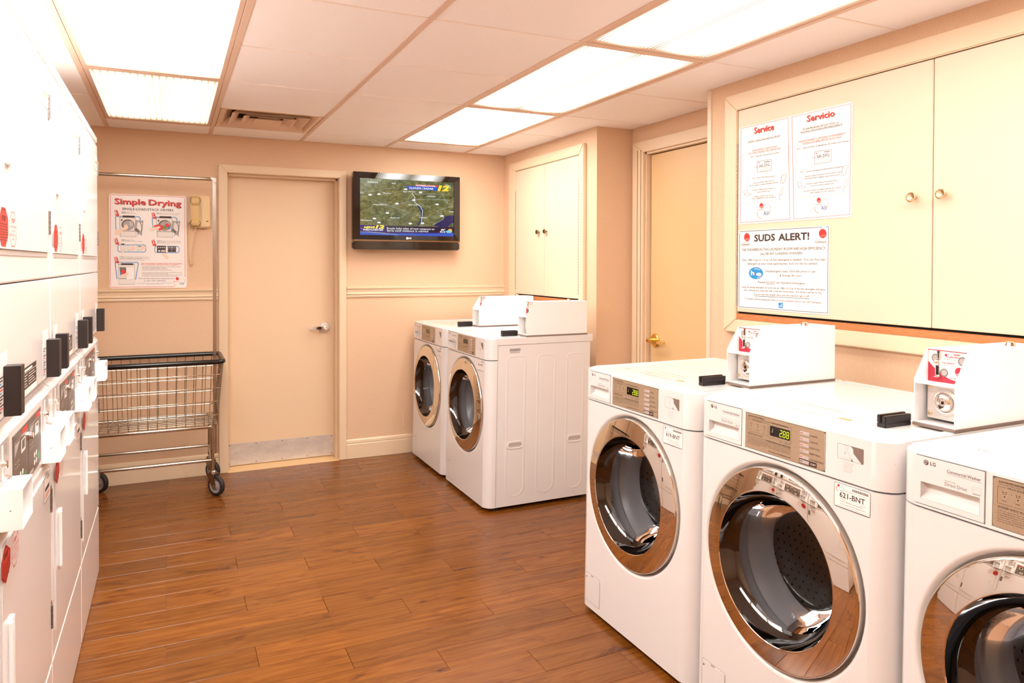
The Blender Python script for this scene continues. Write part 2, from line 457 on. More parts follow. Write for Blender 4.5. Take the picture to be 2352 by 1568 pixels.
# ceiling: slab above, tiles and grid bars as pieces
ce = MB('housing').box(XL-0.1, 2.0, YF-0.1, YB+0.3, 2.36, 2.42).build('ceiling')
tag(ce, 'suspended ceiling of pale speckled tiles in a tan metal grid', 'ceiling', kind='structure')
TX = [-1.166, -0.577, 0.0, 0.597, 1.207]
TY = [i*0.61 for i in range(-5, 5)]
colx = [XL] + TX + [XA]
rowy = [YF] + TY + [YB]
def lights_at():
    out = []
    for c in (1, 4):
        for r0 in (-4, -2, 0, 2): out.append((c, r0))
    return out
LT = lights_at(); taken = set()
for c, r0 in LT:
    for r in (r0, r0+1): taken.add((c, r))
taken.add((2, 3))
tile_cache = {}
for c in range(6):
    for ri in range(len(rowy)-1):
        r = ri-6
        if (c, r) in taken: continue
        x0, x1, y0, y1 = colx[c], colx[c+1], rowy[ri], rowy[ri+1]
        w_, h_ = round(x1-x0-0.006, 4), round(y1-y0-0.006, 4)
        if (w_, h_) not in tile_cache:
            t = MB('tile').box(-w_/2, w_/2, -h_/2, h_/2, 0, 0.014).build('ceiling_tile', ce, bevel=0.004, seg=1)
            tile_cache[(w_, h_)] = t
        else: t = copy_obj(tile_cache[(w_, h_)], ce)
        t.location = ((x0+x1)/2, (y0+y1)/2, H+0.002)
for x in TX: MB('tbar').box(x-0.012, x+0.012, YF, YB, H-0.0015, H+0.03).build('grid_runner', ce, bevel=0.001, seg=1)
for y in TY:
    for c in range(6):
        x0, x1 = colx[c]+(0.012 if c else 0), colx[c+1]-(0.012 if c < 5 else 0)
        wide = any((c == q and (y in (rr*0.61, (rr+2)*0.61))) for q, rr in LT)
        if (c, round(y/0.61)) in taken and (c, round(y/0.61)-1) in taken and not wide: continue
        hw = 0.012 if wide else 0.005
        MB('tbar' if wide else 'tee').box(x0, x1, y-hw, y+hw, H-0.001, H+0.02).build('grid_tee', ce)
MB('tbar').box(XL, XA, YB-0.016, YB, H-0.001, H+0.015).build('wall_angle', ce)

# walls
DX0, DX1, DZ = -0.473, 0.262, 1.994
wb = MB('wallpaper')
wb.box(XL-0.1, DX0-0.021, YB, YB+0.22, 0, 2.36); wb.box(DX1+0.021, 2.0, YB, YB+0.22, 0, 2.36); wb.box(DX0-0.021, DX1+0.021, YB, YB+0.22, DZ+0.021, 2.36)
tag(wb.build('wall_back'), 'back wall with peach streaked wallpaper behind the television and cart', 'wall', kind='structure')
wr = MB('wallpaper')
wr.box(XR, 2.0, 1.40, YB, 0, 2.36); wr.box(XR, 2.0, YF, 0.385, 0, 2.36)
tag(wr.build('wall_right'), 'right wall with peach streaked wallpaper behind the washers and cupboards', 'wall', kind='structure')
A0, A1, AZ = 0.50, 1.262, 2.075
wa = MB('wallpaper')
wa.box(XA, 2.0, A1, 1.40, 0, 2.36); wa.box(XA, 2.0, 0.385, A0, 0, 2.36); wa.box(XA, 2.0, A0, A1, AZ, 2.36)
tag(wa.build('wall_alcove'), 'recessed wall of the alcove around the tan door', 'wall', kind='structure')
tag(MB('wallpaper').box(XL-0.1, XL, YF, YB, 0, 2.36).build('wall_left'), 'left wall behind the stacked dryers', 'wall', kind='structure')
tag(MB('wallpaper').box(XL-0.1, 2.0, YF-0.1, YF, 0, 2.36).build('wall_front'), 'wall closing the room at its near end', 'wall', kind='structure')

# baseboards and chair rails
def rail_profile(mb, x0, x1, y, pts):      # pts (depth, z), runs along X against a wall at y
    mb.prism([(x0, y-d, z) for d, z in pts], (x1-x0, 0, 0))
BB = [(0, 0.0), (0.014, 0.0), (0.014, 0.100), (0.011, 0.104), (0.011, 0.108), (0.013, 0.112), (0.011, 0.128), (0.004, 0.136), (0, 0.136)]
b = MB('casing'); rail_profile(b, XL, -0.528, YB, BB)
tag(b.build('baseboard_left'), 'cream baseboard behind the wire cart, left of the back door', 'baseboard', kind='structure')
b = MB('casing'); rail_profile(b, 0.314, XR, YB, BB)
tag(b.build('baseboard_back'), 'cream baseboard between the back door and the rear washers', 'baseboard', kind='structure')
CRL = [(0, 1.149), (0.008, 1.151), (0.012, 1.160), (0.010, 1.168), (0.018, 1.174), (0.018, 1.180), (0.012, 1.186), (0.016, 1.205), (0.024, 1.216), (0.024, 1.224), (0, 1.227)]
b = MB('casing'); rail_profile(b, XL, -0.530, YB, CRL)
tag(b.build('trim_1'), 'cream chair rail under the drying sign, left of the back door', 'trim', kind='structure')
b = MB('casing'); rail_profile(b, 0.316, XR, YB, CRL)
tag(b.build('trim_2'), 'cream chair rail under the television', 'trim', kind='structure')
b = MB('cream').box(XR-0.006, XR+0.02, 0.362, 0.391, 0, H-0.003)
tag(b.build('trim_3', bevel=0.002), 'cream corner strip at the alcove edge beside the large cupboard', 'trim', kind='structure')
b = MB('casing'); b.prism([(XR-d, 1.42, z) for d, z in BB], (0, YB-1.42, 0)); b.prism([(XR-d, YF, z) for d, z in BB], (0, 0.385-YF, 0))
tag(b.build('baseboard_right'), 'cream baseboard along the right wall behind the washers', 'baseboard', kind='structure')
b = MB('casing'); b.prism([(XL+d, YF, z) for d, z in BB], (0, YB-YF, 0)); 
tag(b.build('baseboard_front'), 'cream baseboard along the left wall behind the dryers', 'baseboard', kind='structure')

# ---- door_1 in the back wall
d1 = thing('door_1', (0, YB, 0), 'cream flush door with steel lever and kick plate in the back wall', 'door', kind='structure')
c = MB('casing')
for poly in ([(-0.528, 0), (DX0, 0), (DX0, DZ), (-0.528, 2.045)], [(DX1, 0), (0.313, 0), (0.313, 2.045), (DX1, DZ)], [(-0.528, 2.045), (DX0, DZ), (DX1, DZ), (0.313, 2.045)]):
    c.prism([(x, -0.019, z) for x, z in poly], (0, 0.019, 0))
c.build('casing', d1, bevel=0.003)
c = MB('casing').box(DX0-0.02, DX0, 0, 0.2, 0, DZ); c.box(DX1, DX1+0.02, 0, 0.2, 0, DZ); c.box(DX0-0.02, DX1+0.02, 0, 0.2, DZ, DZ+0.02)
c.box(DX1-0.013, DX1, 0.05, 0.112, 0, DZ); c.box(DX0, DX0+0.010, 0.05, 0.112, 0, DZ); c.box(DX0, DX1, 0.05, 0.112, DZ-0.014, DZ)
c.build('jamb', d1, bevel=0.0015)
MB('cream_door').box(DX0+0.003, DX1-0.003, 0.115, 0.16, 0.008, DZ-0.004).build('door_panel', d1, bevel=0.001)
kp = MB('steel').box(-0.462, 0.240, 0.1125, 0.115, 0.012, 0.160).build('kick_plate', d1, bevel=0.0006, label='scuffed steel kick plate')
sb = MB('ink')
for i in range(5):
    for z in (0.024, 0.148): sb.lathe([(0.0035, 0), (0.002, 0.002)], (-0.455+i*0.172, 0.1125, z), (0, -1, 0), 8)
sb.build('screw', kp)
hx, hz = 0.184, 0.936
ho = MB('steel').lathe([(0.039, 0), (0.039, 0.006), (0.034, 0.012), (0.018, 0.014)], (hx, 0.115, hz), (0, -1, 0), 32).build('rose', d1, smooth=30, label='round steel rose')
lv = MB('chrome')
lv.lathe([(0.0105, 0.012), (0.0105, 0.050), (0.013, 0.055), (0.012, 0.062)], (hx, 0.115, hz), (0, -1, 0), 20)
lv.prism([(hx+0.008, 0.060, hz-0.011), (hx+0.008, 0.060, hz+0.011), (hx-0.085, 0.060, hz+0.006), (hx-0.085, 0.060, hz-0.012)], (0, 0.012, 0))
lv.prism([(hx-0.083, 0.061, hz+0.004), (hx-0.083, 0.061, hz-0.012), (hx-0.120, 0.075, hz-0.012), (hx-0.120, 0.075, hz+0.003)], (0, 0.010, 0))
lv.build('lever', ho, smooth=30)
MB('dark').lathe([(0.004, 0), (0.003, 0.002)], (hx+0.001, 0.053, hz), (0, -1, 0), 10).build('keyhole', ho)
th = MB('tan').prism([(DX0, YB+0.2, 0), (DX0, YB+0.2, 0.006), (DX0, YB-0.004, 0.004), (DX0, YB-0.018, 0)], (DX1-DX0, 0, 0)).build('trim_4')
tag(th, 'tan threshold strip under the back door', 'threshold', kind='structure')

# ---- door_2 in the alcove
d2 = thing('door_2', (XA, 0, 0), 'tan flush door with brass lever in the alcove, left of the large cupboard', 'door', kind='structure')
c = MB('casing')
o1, o0, oz = 1.372, 0.40, 2.142
i1, i0, iz = 1.262, 0.50, 2.075
for poly in ([(o1, 0), (i1, 0), (i1, iz), (o1, oz)], [(i0, 0), (o0, 0), (o0, oz), (i0, iz)], [(o1, oz), (i1, iz), (i0, iz), (o0, oz)]):
    c.prism([(-0.018, y, z) for y, z in poly], (0.018, 0, 0))
for (a, bb) in ((i1+0.055, i1+0.062), (i1+0.020, i1+0.026)): c.box(-0.021, -0.017, a, bb, 0, iz+0.02)
c.build('casing', d2, bevel=0.002)
c = MB('casing').box(0, 0.12, i1-0.012, i1, 0, iz); c.box(0, 0.12, i0, i0+0.012, 0, iz); c.box(0, 0.12, i0, i1, iz-0.012, iz)
c.build('jamb', d2)
MB('tan_door').box(0.030, 0.075, i0+0.014, i1-0.020, 0.01, iz-0.018).build('door_panel', d2, bevel=0.001)
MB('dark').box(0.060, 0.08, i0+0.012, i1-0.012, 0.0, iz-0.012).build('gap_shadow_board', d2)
hy, hz = 1.19, 0.935
ho = MB('brass').lathe([(0.040, 0), (0.040, 0.008), (0.035, 0.014), (0.018, 0.016)], (0.030, hy, hz), (-1, 0, 0), 32).build('rose', d2, smooth=30, label='round brass rose')
lv = MB('brass')
lv.lathe([(0.011, 0.012), (0.011, 0.050), (0.014, 0.056), (0.0125, 0.064)], (0.030, hy, hz), (-1, 0, 0), 20)
lv.prism([(-0.034, hy+0.010, hz-0.011), (-0.034, hy+0.010, hz+0.011), (-0.030, hy-0.085, hz+0.004), (-0.030, hy-0.085, hz-0.014)], (0.012, 0, 0))
lv.prism([(-0.029, hy-0.083, hz+0.003), (-0.029, hy-0.083, hz-0.014), (-0.006, hy-0.122, hz-0.013), (-0.006, hy-0.122, hz+0.002)], (0.010, 0, 0))
lv.build('lever', ho, smooth=30)
MB('dark').lathe([(0.0045, 0), (0.003, 0.002)], (-0.035, hy+0.001, hz), (-1, 0, 0), 10).build('keyhole', ho)

# ================================================================== LIGHTS AND VENT
def lnames(c, r0):
    side = 'left' if c == 1 else 'right'
    which = {2: 'farthest, by the back wall', 0: 'second from the back wall', -2: 'third from the back wall', -4: 'nearest the room entrance'}[r0]
    return 'lit fluorescent ceiling panel of the %s row, %s' % (side, which)
lp = None
for c, r0 in LT:
    x0, x1 = TX[c-1]+0.013, TX[c]-0.013; y0, y1 = r0*0.61+0.013, (r0+2)*0.61-0.013
    root = thing('ceiling_light', ((x0+x1)/2, (y0+y1)/2, H), lnames(c, r0), 'ceiling light', 'fluorescent panels in the ceiling grid')
    a, bq = (x1-x0)/2, (y1-y0)/2; fw = 0.019
    f = MB('tbar')
    f.box(-a, -a+fw, -bq, bq, 0, 0.012); f.box(a-fw, a, -bq, bq, 0, 0.012); f.box(-a+fw, a-fw, -bq, -bq+fw, 0, 0.012); f.box(-a+fw, a-fw, bq-fw, bq, 0, 0.012)
    f.build('frame', root, bevel=0.0015, seg=1)
    MB('lens_near_right' if (c, r0) == (4, -4) else 'lens_near' if r0 == -4 else 'lens_far' if (c, r0) == (4, 2) else 'lens_right' if c == 4 else 'lens_dim' if r0 == 2 else 'lens').box(-a+fw-0.002, a-fw+0.002, -bq+fw-0.002, bq-fw+0.002, 0.006, 0.010).build('diffuser', root, label='glowing ribbed diffuser')
    h = MB('housing').box(-a, a, -bq, bq, 0.016, 0.09); h.build('housing', root)

vr = thing('ceiling_vent', (-0.2885, 2.135, H), 'square louvred air vent in the ceiling tiles near the back wall', 'vent')
a = 0.273; bq = 0.291
f = MB('vent')
def sq(hx_, hy_, z): return [(-hx_, -hy_, z), (hx_, -hy_, z), (hx_, hy_, z), (-hx_, hy_, z)]
def ringq(mb, A, B):
    for i in range(4):
        j = (i+1) % 4; mb.face([A[i], A[j], B[j], B[i]])
ringq(f, sq(a, bq, 0), sq(a, bq, 0.03)); ringq(f, sq(a, bq, 0), sq(a-0.022, bq-0.022, 0.0)); ringq(f, sq(a-0.022, bq-0.022, 0), sq(a-0.075, bq-0.075, 0.05))
f.build('frame', vr)
for hx_, hy_ in ((0.212, 0.212), (0.146, 0.146), (0.076, 0.076)):
    g = MB('vent')
    ringq(g, sq(hx_, hy_, -0.004), sq(hx_-0.006, hy_-0.006, -0.004)); ringq(g, sq(hx_-0.006, hy_-0.006, -0.004), sq(hx_-0.05, hy_-0.05, 0.030)); ringq(g, sq(hx_, hy_, -0.004), sq(hx_-0.048, hy_-0.048, 0.033))
    if hx_ < 0.1: g.face(sq(hx_-0.05, hy_-0.05, 0.030))
    g.build('louvre', vr)
dk = MB('duct'); ringq(dk, sq(a-0.07, bq-0.07, 0.045), sq(a-0.07, bq-0.07, 0.10)); dk.face(sq(a-0.07, bq-0.07, 0.10)); dk.build('duct', vr)
for x, y in ((-0.05, -0.06), (0.02, -0.09), (0.07, -0.02), (-0.11, 0.0)): MB('steel').box(x, x+0.035, y, y+0.01, 0.045, 0.085).build('damper_blade', vr)

# ================================================================== WALL CUPBOARDS
def cupboard(yl, yr, ysplit, zt, zb, cas_l, cas_r, cas_t, cas_b, knob, knobm, label, hinge_m):
    """doors from yl (far) to yr (near); knob: list of y, z, profile"""
    root = thing('wall_cupboard', (XR, ysplit, 0), label, 'cupboard')
    Y = lambda v: v-ysplit
    c = MB('casing')
    T = 0.024
    ol, orr, ot, ob = Y(cas_l), Y(cas_r), cas_t, cas_b; il, ir, it, ib = Y(yl)+0.004, Y(yr)-0.004, zt+0.004, zb-0.036
    for poly in ([(ol, ob), (il, ib), (il, it), (ol, ot)], [(orr, ob), (ir, ib), (ir, it), (orr, ot)], [(ol, ot), (il, it), (ir, it), (orr, ot)], [(ol, ob), (il, ib), (ir, ib), (orr, ob)]):
        c.prism([(-T, y, z) for y, z in poly], (T, 0, 0))
    c.build('casing', root, bevel=0.004)
    MB('dark').box(-0.003, 0, il, ir, ib, it).build('gap_shade_panel', root)  # thin dark sheet stands in for the shade in the door gaps
    for (a, bq), kn in zip(((Y(yl), 0.0015), (-0.0015, Y(yr))), knob):
        d = MB('cream').box(-0.019, -0.005, a, bq, zb, zt).build('door', root, bevel=0.0015)
        ky, kz, prof = kn
        MB(knobm).lathe(prof, (-0.019, Y(ky), kz), (-1, 0, 0), 24).build('knob', d, smooth=35)
        hy_ = a+0.0015 if a > 0.01 else bq-0.0015
        hb = MB(hinge_m); z = zb+0.03
        edge = a if abs(a) > 0.01 else bq
        while z < zt-0.16:
            hb.box(-0.0225, -0.018, edge-0.003, edge+0.003, z, z+0.013); z += 0.018
        hb.build('piano_hinge', d)
    MB('sill').box(-0.022, -0.003, il, ir, ib, zb-0.009).build('bottom_shelf_edge', root, bevel=0.002, label='bare oak edge under the doors')
    return root
K1 = [(0.006, 0), (0.006, 0.010), (0.015, 0.016), (0.0165, 0.020), (0.014, 0.026), (0.006, 0.029)]
cupboard(2.507, 1.582, 2.047, 2.083, 1.172, 2.622, 1.520, 2.151, 1.088, [(2.122, 1.617, K1), (2.012, 1.617, K1)], 'bronze',
         'cream two-door wall cupboard above the rear washers, beside the television', 'wheelgrey')
K2 = [(0.007, 0), (0.007, 0.012), (0.0150, 0.020), (0.0178, 0.026), (0.0178, 0.028), (0.0160, 0.0285), (0.0145, 0.026), (0.006, 0.024)]
cupboard(0.164, -1.700, -0.767, 2.092, 1.180, 0.250, -1.788, 2.171, 1.083, [(-0.705, 1.629, K2), (-0.811, 1.631, K2)], 'champ',
         'large cream two-door wall cupboard with notices, above the front washers', 'wheelgrey')

# ================================================================== PRINT HELPERS
def coin_logo(sh, c, s, red='red', name=True):
    """red ball with slashes, name under it"""
    sh.circle(c[0], c[1], s, s, red, 2, 28)
    for k in range(3):
        x = c[0]-0.35*s+0.32*s*k
        sh.line([(x-0.32*s, c[1]-0.95*s), (x+0.22*s, c[1]-0.25*s)], 0.07*s, 'paper2', 3)
        sh.line([(x-0.75*s, c[1]-1.5*s), (x-0.40*s, c[1]-1.05*s)], 0.05*s, red, 2)

# ================================================================== SIGNS
def board(root_name, loc, label, w_, h_, r, u, thick, rad):
    root = thing(root_name, loc, label, 'sign')
    sh = Sheet((0, 0, 0), r, u)
    n = sh.n
    mb = MB('paper'); mb.prism([sh.P(*p, 0) for p in sh.rr(0, 0, w_, h_, rad)], -n*thick); mb.build('board', root)
    return root
# --- drying instructions on the back wall
SW, SH = 0.440, 0.592
sg = board('drying_sign', (-1.160, YB-0.006, 1.233), 'white drying instructions sign with red heading on the back wall beside the phone', SW, SH, (1, 0, 0), (0, 0, 1), 0.005, 0.016)
Q = [(182, 318), (850, 335), (852, 1122), (190, 1132)]
def S_(): return Sheet((0, 0, 0), (1, 0, 0), (0, 0, 1), quad=Q, size=(SW, SH))
s = S_()
s.line([(198, 1112), (196, 332), (205, 328), (828, 342), (836, 350), (838, 1030)], 3.5, 'red')
s.line([(200, 1120), (745, 1113)], 3.5, 'red')
s.mb.build('border', sg)
s = S_()
for dx, m, L in ((5, 'ink', 2), (4, 'ink', 2.5), (0, 'red', 3), (1.5, 'red', 3.5), (-1.5, 'red', 4)):
    s.ptext('Simple', 231+dx, 406+max(dx, 0), 497+dx, 412+max(dx, 0), 47, m, L, bold=0.012); s.ptext('Drying', 524+dx, 413+max(dx, 0), 803+dx, 420+max(dx, 0), 47, m, L, bold=0.012)
s.mb.build('heading', sg)
s = S_()
s.ptext('SINGLE-LOAD/STACK DRYERS', 298, 458, 737, 467, 20, 'ink', bold=0.012)
B = lambda t, u0, v0, u1, v1, h, m='ink', bd=0.0: s.ptext(t, u0, v0, u1, v1, h, m, bold=bd)
B('CLEAN', 290, 479, 330, 480, 6, 'ink', .02); B('the lint filter', 336, 480, 392, 481, 6); B('LIMPIE', 290, 488, 330, 489, 6, 'ink', .02); B('el filtro de pelusas', 334, 489, 421, 492, 6)
B('LOAD', 588, 483, 615, 484, 6, 'ink', .02); B('clothes loosely and close door securely', 620, 484, 790, 488, 6); B('CARGUE', 588, 492, 632, 493, 6, 'ink', .02); B('la ropa suelta y cierre bien la puerta', 636, 493, 778, 498, 6)
B('INSERT', 290, 717, 330, 718, 6, 'ink', .02); B('card or coin', 336, 718, 398, 719, 6); B('INTRODUZCA', 290, 727, 368, 729, 6, 'ink', .02); B('la tarjeta o monedas', 374, 729, 468, 731, 6)
B('SELECT', 598, 724, 638, 725, 6, 'ink', .02); B('desired cycle and start machine', 643, 725, 798, 726, 6); B('SELECCIONE', 598, 735, 668, 736, 6, 'ink', .02); B('el ciclo de secado deseado', 673, 736, 803, 738, 6); B('y encienda la maquina', 598, 746, 706, 748, 6)
B('START', 278, 863, 314, 864, 6, 'ink', .02); B('by closing door and pushing start button', 320, 864, 524, 865, 6); B('PONGA LA MAQUINA EN MARCHA', 278, 876, 474, 877, 6, 'ink', .02); B('cerrando la', 480, 877, 534, 878, 6); B('puerta y presionando el boton de empezar', 278, 887, 490, 889, 6)
B('FOR YOUR SAFETY PLEASE AVOID THE FOLLOWING', 460, 920, 812, 920, 8, 'red', .02); B('PARA SU SEGURIDAD, POR FAVOR EVITE LO SIGUIENTE', 460, 930, 780, 930, 6, 'red', .02)
for v, t, e in ((945, '- LAUNDERING ITEMS CONTAINING COOKING OIL, FOAM RUBBER, GASOLINE OR', 804), (955, 'ANY OTHER FLAMMABLE MATERIALS OR FUMES.', 676), (965, '- REACHING INTO THE DRYER WHILE IT IS OPERATING.', 693), (975, '- ALLOWING CHILDREN TO PLAY ON OR AROUND THE DRYER.', 724),
               (996, '- NO LAVE PRENDAS QUE TENGAN ACEITE DE COCINA, GOMA ESPUMA, GASOLINA,', 816), (1006, 'ACEITE U CUALQUIER OTRO MATERIAL INFLAMABLE.', 692), (1016, '- NO INTRODUZCA LAS MANOS EN LA SECADORA MIENTRAS ESTE EN FUNCIONAMIENTO.', 820), (1027, '- NO DEJE QUE LOS NINOS JUEGUEN SOBRE O CERCA DE LA SECADORA.', 776)):
    B(t, 466, v, e, v, 5.5)
B('For service visit www.coinmach.com', 443, 1049, 746, 1048, 11, 'blue_text', .01); B('or call 1-877-264-6622', 484, 1068, 672, 1067, 11, 'blue_text', .01)
B('Para solicitar servicio tecnico, llame al 1-877-264-6622', 425, 1088, 720, 1085, 7, 'blue_text'); B('o visite www.coinmach.com', 500, 1097, 652, 1095, 7, 'blue_text')
s.mb.build('lettering', sg)
s = S_()
s.circle(771, 1045, 14, 14, 'red', 2); B('Coinmach', 740, 1072, 788, 1072, 7, 'red', .01)
s.arc(768, 1082, 28, 24, PI*0.6, PI*1.3, 3, 'orange'); s.arc(812, 1064, 24, 24, -1.2, 1.7, 3, 'light_ink'); s.ptext('ASI', 788, 1096, 826, 1096, 20, 'navy_ink')
s.mb.build('logo', sg)
def num_arrow(u, v, k):
    q = S_()
    q.poly([(u-20, v-25), (u+8, v-34), (u+20, v+8), (u+27, v+5), (u+20, v+28), (u-12, v+18), (u-5, v+14)], 'red', 3)
    for i in range(3): q.poly([(u-20+i*1, v-24+i*5), (u+8+i*1, v-33+i*5), (u+8+i*1, v-31.5+i*5), (u-20+i*1, v-22+i*5)], 'paper2', 4)
    q.ptext(k, u-1 if k == '1' else u-3, v+10, u+8 if k == '1' else u+12, v+6, 22, 'paper2', 5, bold=.012)
    q.mb.build('step_arrow', sg)
for u, v, k in ((247, 488, '1'), (566, 508, '2'), (247, 732, '3'), (566, 742, '4'), (247, 890, '5')): num_arrow(u, v, k)
def dryer_pic(du, dv, clothes):
    q = S_(); P2 = lambda pts: [(u+du, v+dv) for u, v in pts]
    q.line(P2([(246, 632), (240, 518), (260, 514), (440, 516), (452, 528), (452, 560)]), 9, 'ltblue', 1); q.line(P2([(430, 672), (444, 655)]), 9, 'ltblue', 1)
    q.poly(P2([(272, 518), (412, 520), (418, 690), (280, 688)]), 'light_ink', 2); q.poly(P2([(276, 524), (408, 526), (414, 636), (282, 634)]), 'white_ink', 3)
    q.poly(P2([(283, 642), (414, 644), (414, 686), (285, 685)]), 'white_ink', 3)
    q.poly(P2([(302, 506), (404, 508), (404, 524), (302, 522)]), 'ink', 4); q.poly(P2([(286, 540), (304, 540), (290, 558)]), 'ink', 4)
    q.circle(346+du, 585+dv, 55, 46, 'grey_ink', 4); q.circle(350+du, 588+dv, 45, 37, 'light_ink', 5); q.arc(376+du, 575+dv, 10, 16, 0, 2*PI, 5, 'white_ink', 6)
    q.poly(P2([(412, 545), (480, 548), (466, 682), (398, 618)]), 'light_ink', 4); q.poly(P2([(430, 560), (470, 568), (456, 660), (420, 620)]), 'white_ink', 5); q.arc(420+du, 610+dv, 46, 60, -1.0, 0.9, 6, 'grey_ink', 6); q.poly(P2([(400, 628), (420, 610), (452, 640), (436, 656)]), 'grey_ink', 7)
    if clothes:
        q.poly(P2([(252, 590), (285, 578), (330, 588), (340, 605), (322, 622), (300, 634), (292, 618), (260, 608)]), 'red', 8); q.circle(352+du, 602+dv, 17, 15, 'green_ink', 8, 9); q.circle(384+du, 605+dv, 12, 12, 'blue', 8, 9); q.circle(368+du, 585+dv, 20, 20, 'red', 8, 7)
    q.poly(P2([(232, 640), (285, 628), (312, 606), (325, 580), (345, 590), (350, 618), (330, 630), (300, 640), (272, 668), (236, 672)]) if not clothes else P2([(215, 612), (262, 602), (300, 592), (312, 604), (290, 618), (258, 625), (220, 636)]), 'skin_ink', 9)
    q.mb.build('picture', sg)
dryer_pic(0, 0, False); dryer_pic(316, 2, True)
q = S_()
q.line(q.rr(262, 758, 500, 818, 16), 8, 'ltblue', 1, True)
for u in (285, 345, 425): q.poly([(u, 742 if u == 285 else 762), (u+40, 742 if u == 285 else 756), (u+42, 800), (u+2, 806)], 'white_ink', 3); q.line([(u, 744 if u == 285 else 764), (u+40, 744 if u == 285 else 758), (u+42, 800), (u+2, 806)], 1.5, 'grey_ink', 4, True)
q.rect(290, 760, 318, 749, 'ink', 5); q.circle(304, 810, 10, 24, 'skin_ink', 5, 10); q.circle(396, 785, 20, 16, 'skin_ink', 5, 10); q.circle(478, 782, 26, 14, 'skin_ink', 5, 10); q.rect(436, 766, 460, 774, 'grey_ink', 6)
q.mb.build('picture', sg)
q = S_()
q.line(q.rr(578, 768, 786, 822, 14), 8, 'ltblue', 1, True)
q.rect(596, 762, 672, 822, 'grey_ink', 3); q.rect(600, 766, 668, 818, 'ink', 4); q.rect(690, 768, 760, 816, 'ink', 4)
for u in (608, 632, 650): q.rect(u, 800, u+16, 814, 'white_ink', 5)
for u in (606, 622, 638, 654): q.rect(u, 774, u+8, 784, 'white_ink', 5); q.rect(u+90, 776, u+98, 784, 'white_ink', 5)
q.rect(722, 770, 724, 814, 'white_ink', 5); q.rect(692, 796, 758, 797.5, 'white_ink', 5)
q.poly([(636, 832), (660, 822), (696, 858), (690, 880), (668, 868)], 'skin_ink', 6)
q.mb.build('picture', sg)
q = S_()
q.line([(256, 1050), (240, 912), (262, 908), (432, 908), (436, 920), (414, 1056)], 9, 'ltblue', 1)
q.poly([(264, 920), (406, 920), (410, 1096), (270, 1098)], 'light_ink', 2); q.poly([(268, 930), (404, 930), (406, 1040), (272, 1042)], 'white_ink', 3); q.poly([(272, 1050), (408, 1050), (408, 1092), (272, 1094)], 'white_ink', 3)
q.rect(290, 930, 392, 916, 'ink', 4); q.poly([(276, 948), (332, 950), (332, 1030), (284, 1025)], 'grey_ink', 4); q.circle(308, 988, 20, 20, 'red', 5, 8); q.circle(290, 1000, 9, 9, 'blue', 5, 8)
q.poly([(332, 948), (402, 945), (404, 1048), (336, 1058)], 'paper2', 5); q.line([(332, 948), (402, 945), (404, 1048), (336, 1058)], 1.5, 'light_ink', 6, True); q.poly([(284, 1015), (330, 1000), (352, 992), (352, 1016), (322, 1030), (290, 1034)], 'skin_ink', 7)
q.mb.build('picture', sg)

# --- service notice on the cupboard door
FX = XR-0.0195                  # face of the large cupboard's doors
VW, VH = 0.605, 0.437
sv = board('service_sign', (FX-0.0012, 0.158, 1.576), 'white bilingual service notice with red border on the large cupboard door, upper of two', VW, VH, (0, -1, 0), (0, 0, 1), 0.0012, 0.010)
Q2 = [(360, 500), (1500, 212), (1462, 1385), (368, 1480)]
def V_(): return Sheet((0, 0, 0), (0, -1, 0), (0, 0, 1), quad=Q2, size=(VW, VH))
s = V_()
s.line([(387, 1460), (382, 505), (855, 388), (868, 1418)], 3.5, 'red', 1, True); s.line([(908, 1416), (893, 380), (1483, 236), (1445, 1362)], 3.5, 'red', 1, True)
s.mb.build('border', sv)
s = V_()
for dx, m, L in ((4, 'ink', 2), (0, 'red', 3), (2, 'red', 3.5)):
    s.ptext('Service', 514+dx, 556+dx, 712+dx, 512+dx, 62, m, L, bold=.012)
s.mb.build('heading', sv)
s = V_()
for dx, m, L in ((4, 'ink', 2), (0, 'red', 3), (2, 'red', 3.5)): s.ptext('Servicio', 1042+dx, 428+dx, 1318+dx, 366+dx, 62, m, L, bold=.012)
s.mb.build('heading', sv)
s = V_()
B('PROPERLY WORKING MACHINES ARE A PRIORITY', 457, 657, 783, 586, 18); B('ES UNA PRIORIDAD DE QUE TODAS LAS', 1003, 520, 1360, 443, 21); B('MÁQUINAS FUNCIONEN APROPRIADAMENTE', 980, 555, 1392, 467, 21)
B('PLEASE REPORT A SERVICE ISSUE', 500, 744, 740, 696, 17, 'red'); B('FOLLOWING THIS EASY TWO-STEP METHOD', 462, 776, 780, 717, 17, 'red')
B('POR FAVOR INFORME LOS PROBLEMAS DE MANTENIMIENTO', 958, 650, 1424, 556, 19, 'red'); B('SIGUIENDO ESTE SIMPLE METODO DE DOS PASOS', 998, 669, 1382, 594, 19, 'red')
B('STEP 1 -', 478, 808, 524, 798, 14, 'red'); B('Take note of the machine ID number', 532, 798, 766, 756, 14); B('PASO 1 -', 942, 722, 990, 711, 16, 'red'); B('Anote el número de identificación (ID number) de la máquina', 1002, 710, 1450, 630, 15)
B('STEP 2 -', 498, 1027, 544, 1018, 13, 'red'); B('Report the service issue by:', 548, 1017, 728, 995, 13)
B('Using our mobile (Smart phone)', 510, 1072, 718, 1041, 13); B('service request at www.coinmach.com/mui', 474, 1100, 754, 1060, 13); B('Using our online service request at', 500, 1142, 728, 1116, 13); B('www.coinmach.com', 545, 1162, 678, 1146, 13); B('Calling Coinmach toll free at', 522, 1208, 706, 1186, 13); B('1-877-COINMACH (1-877-264-6622)', 500, 1230, 730, 1207, 13)
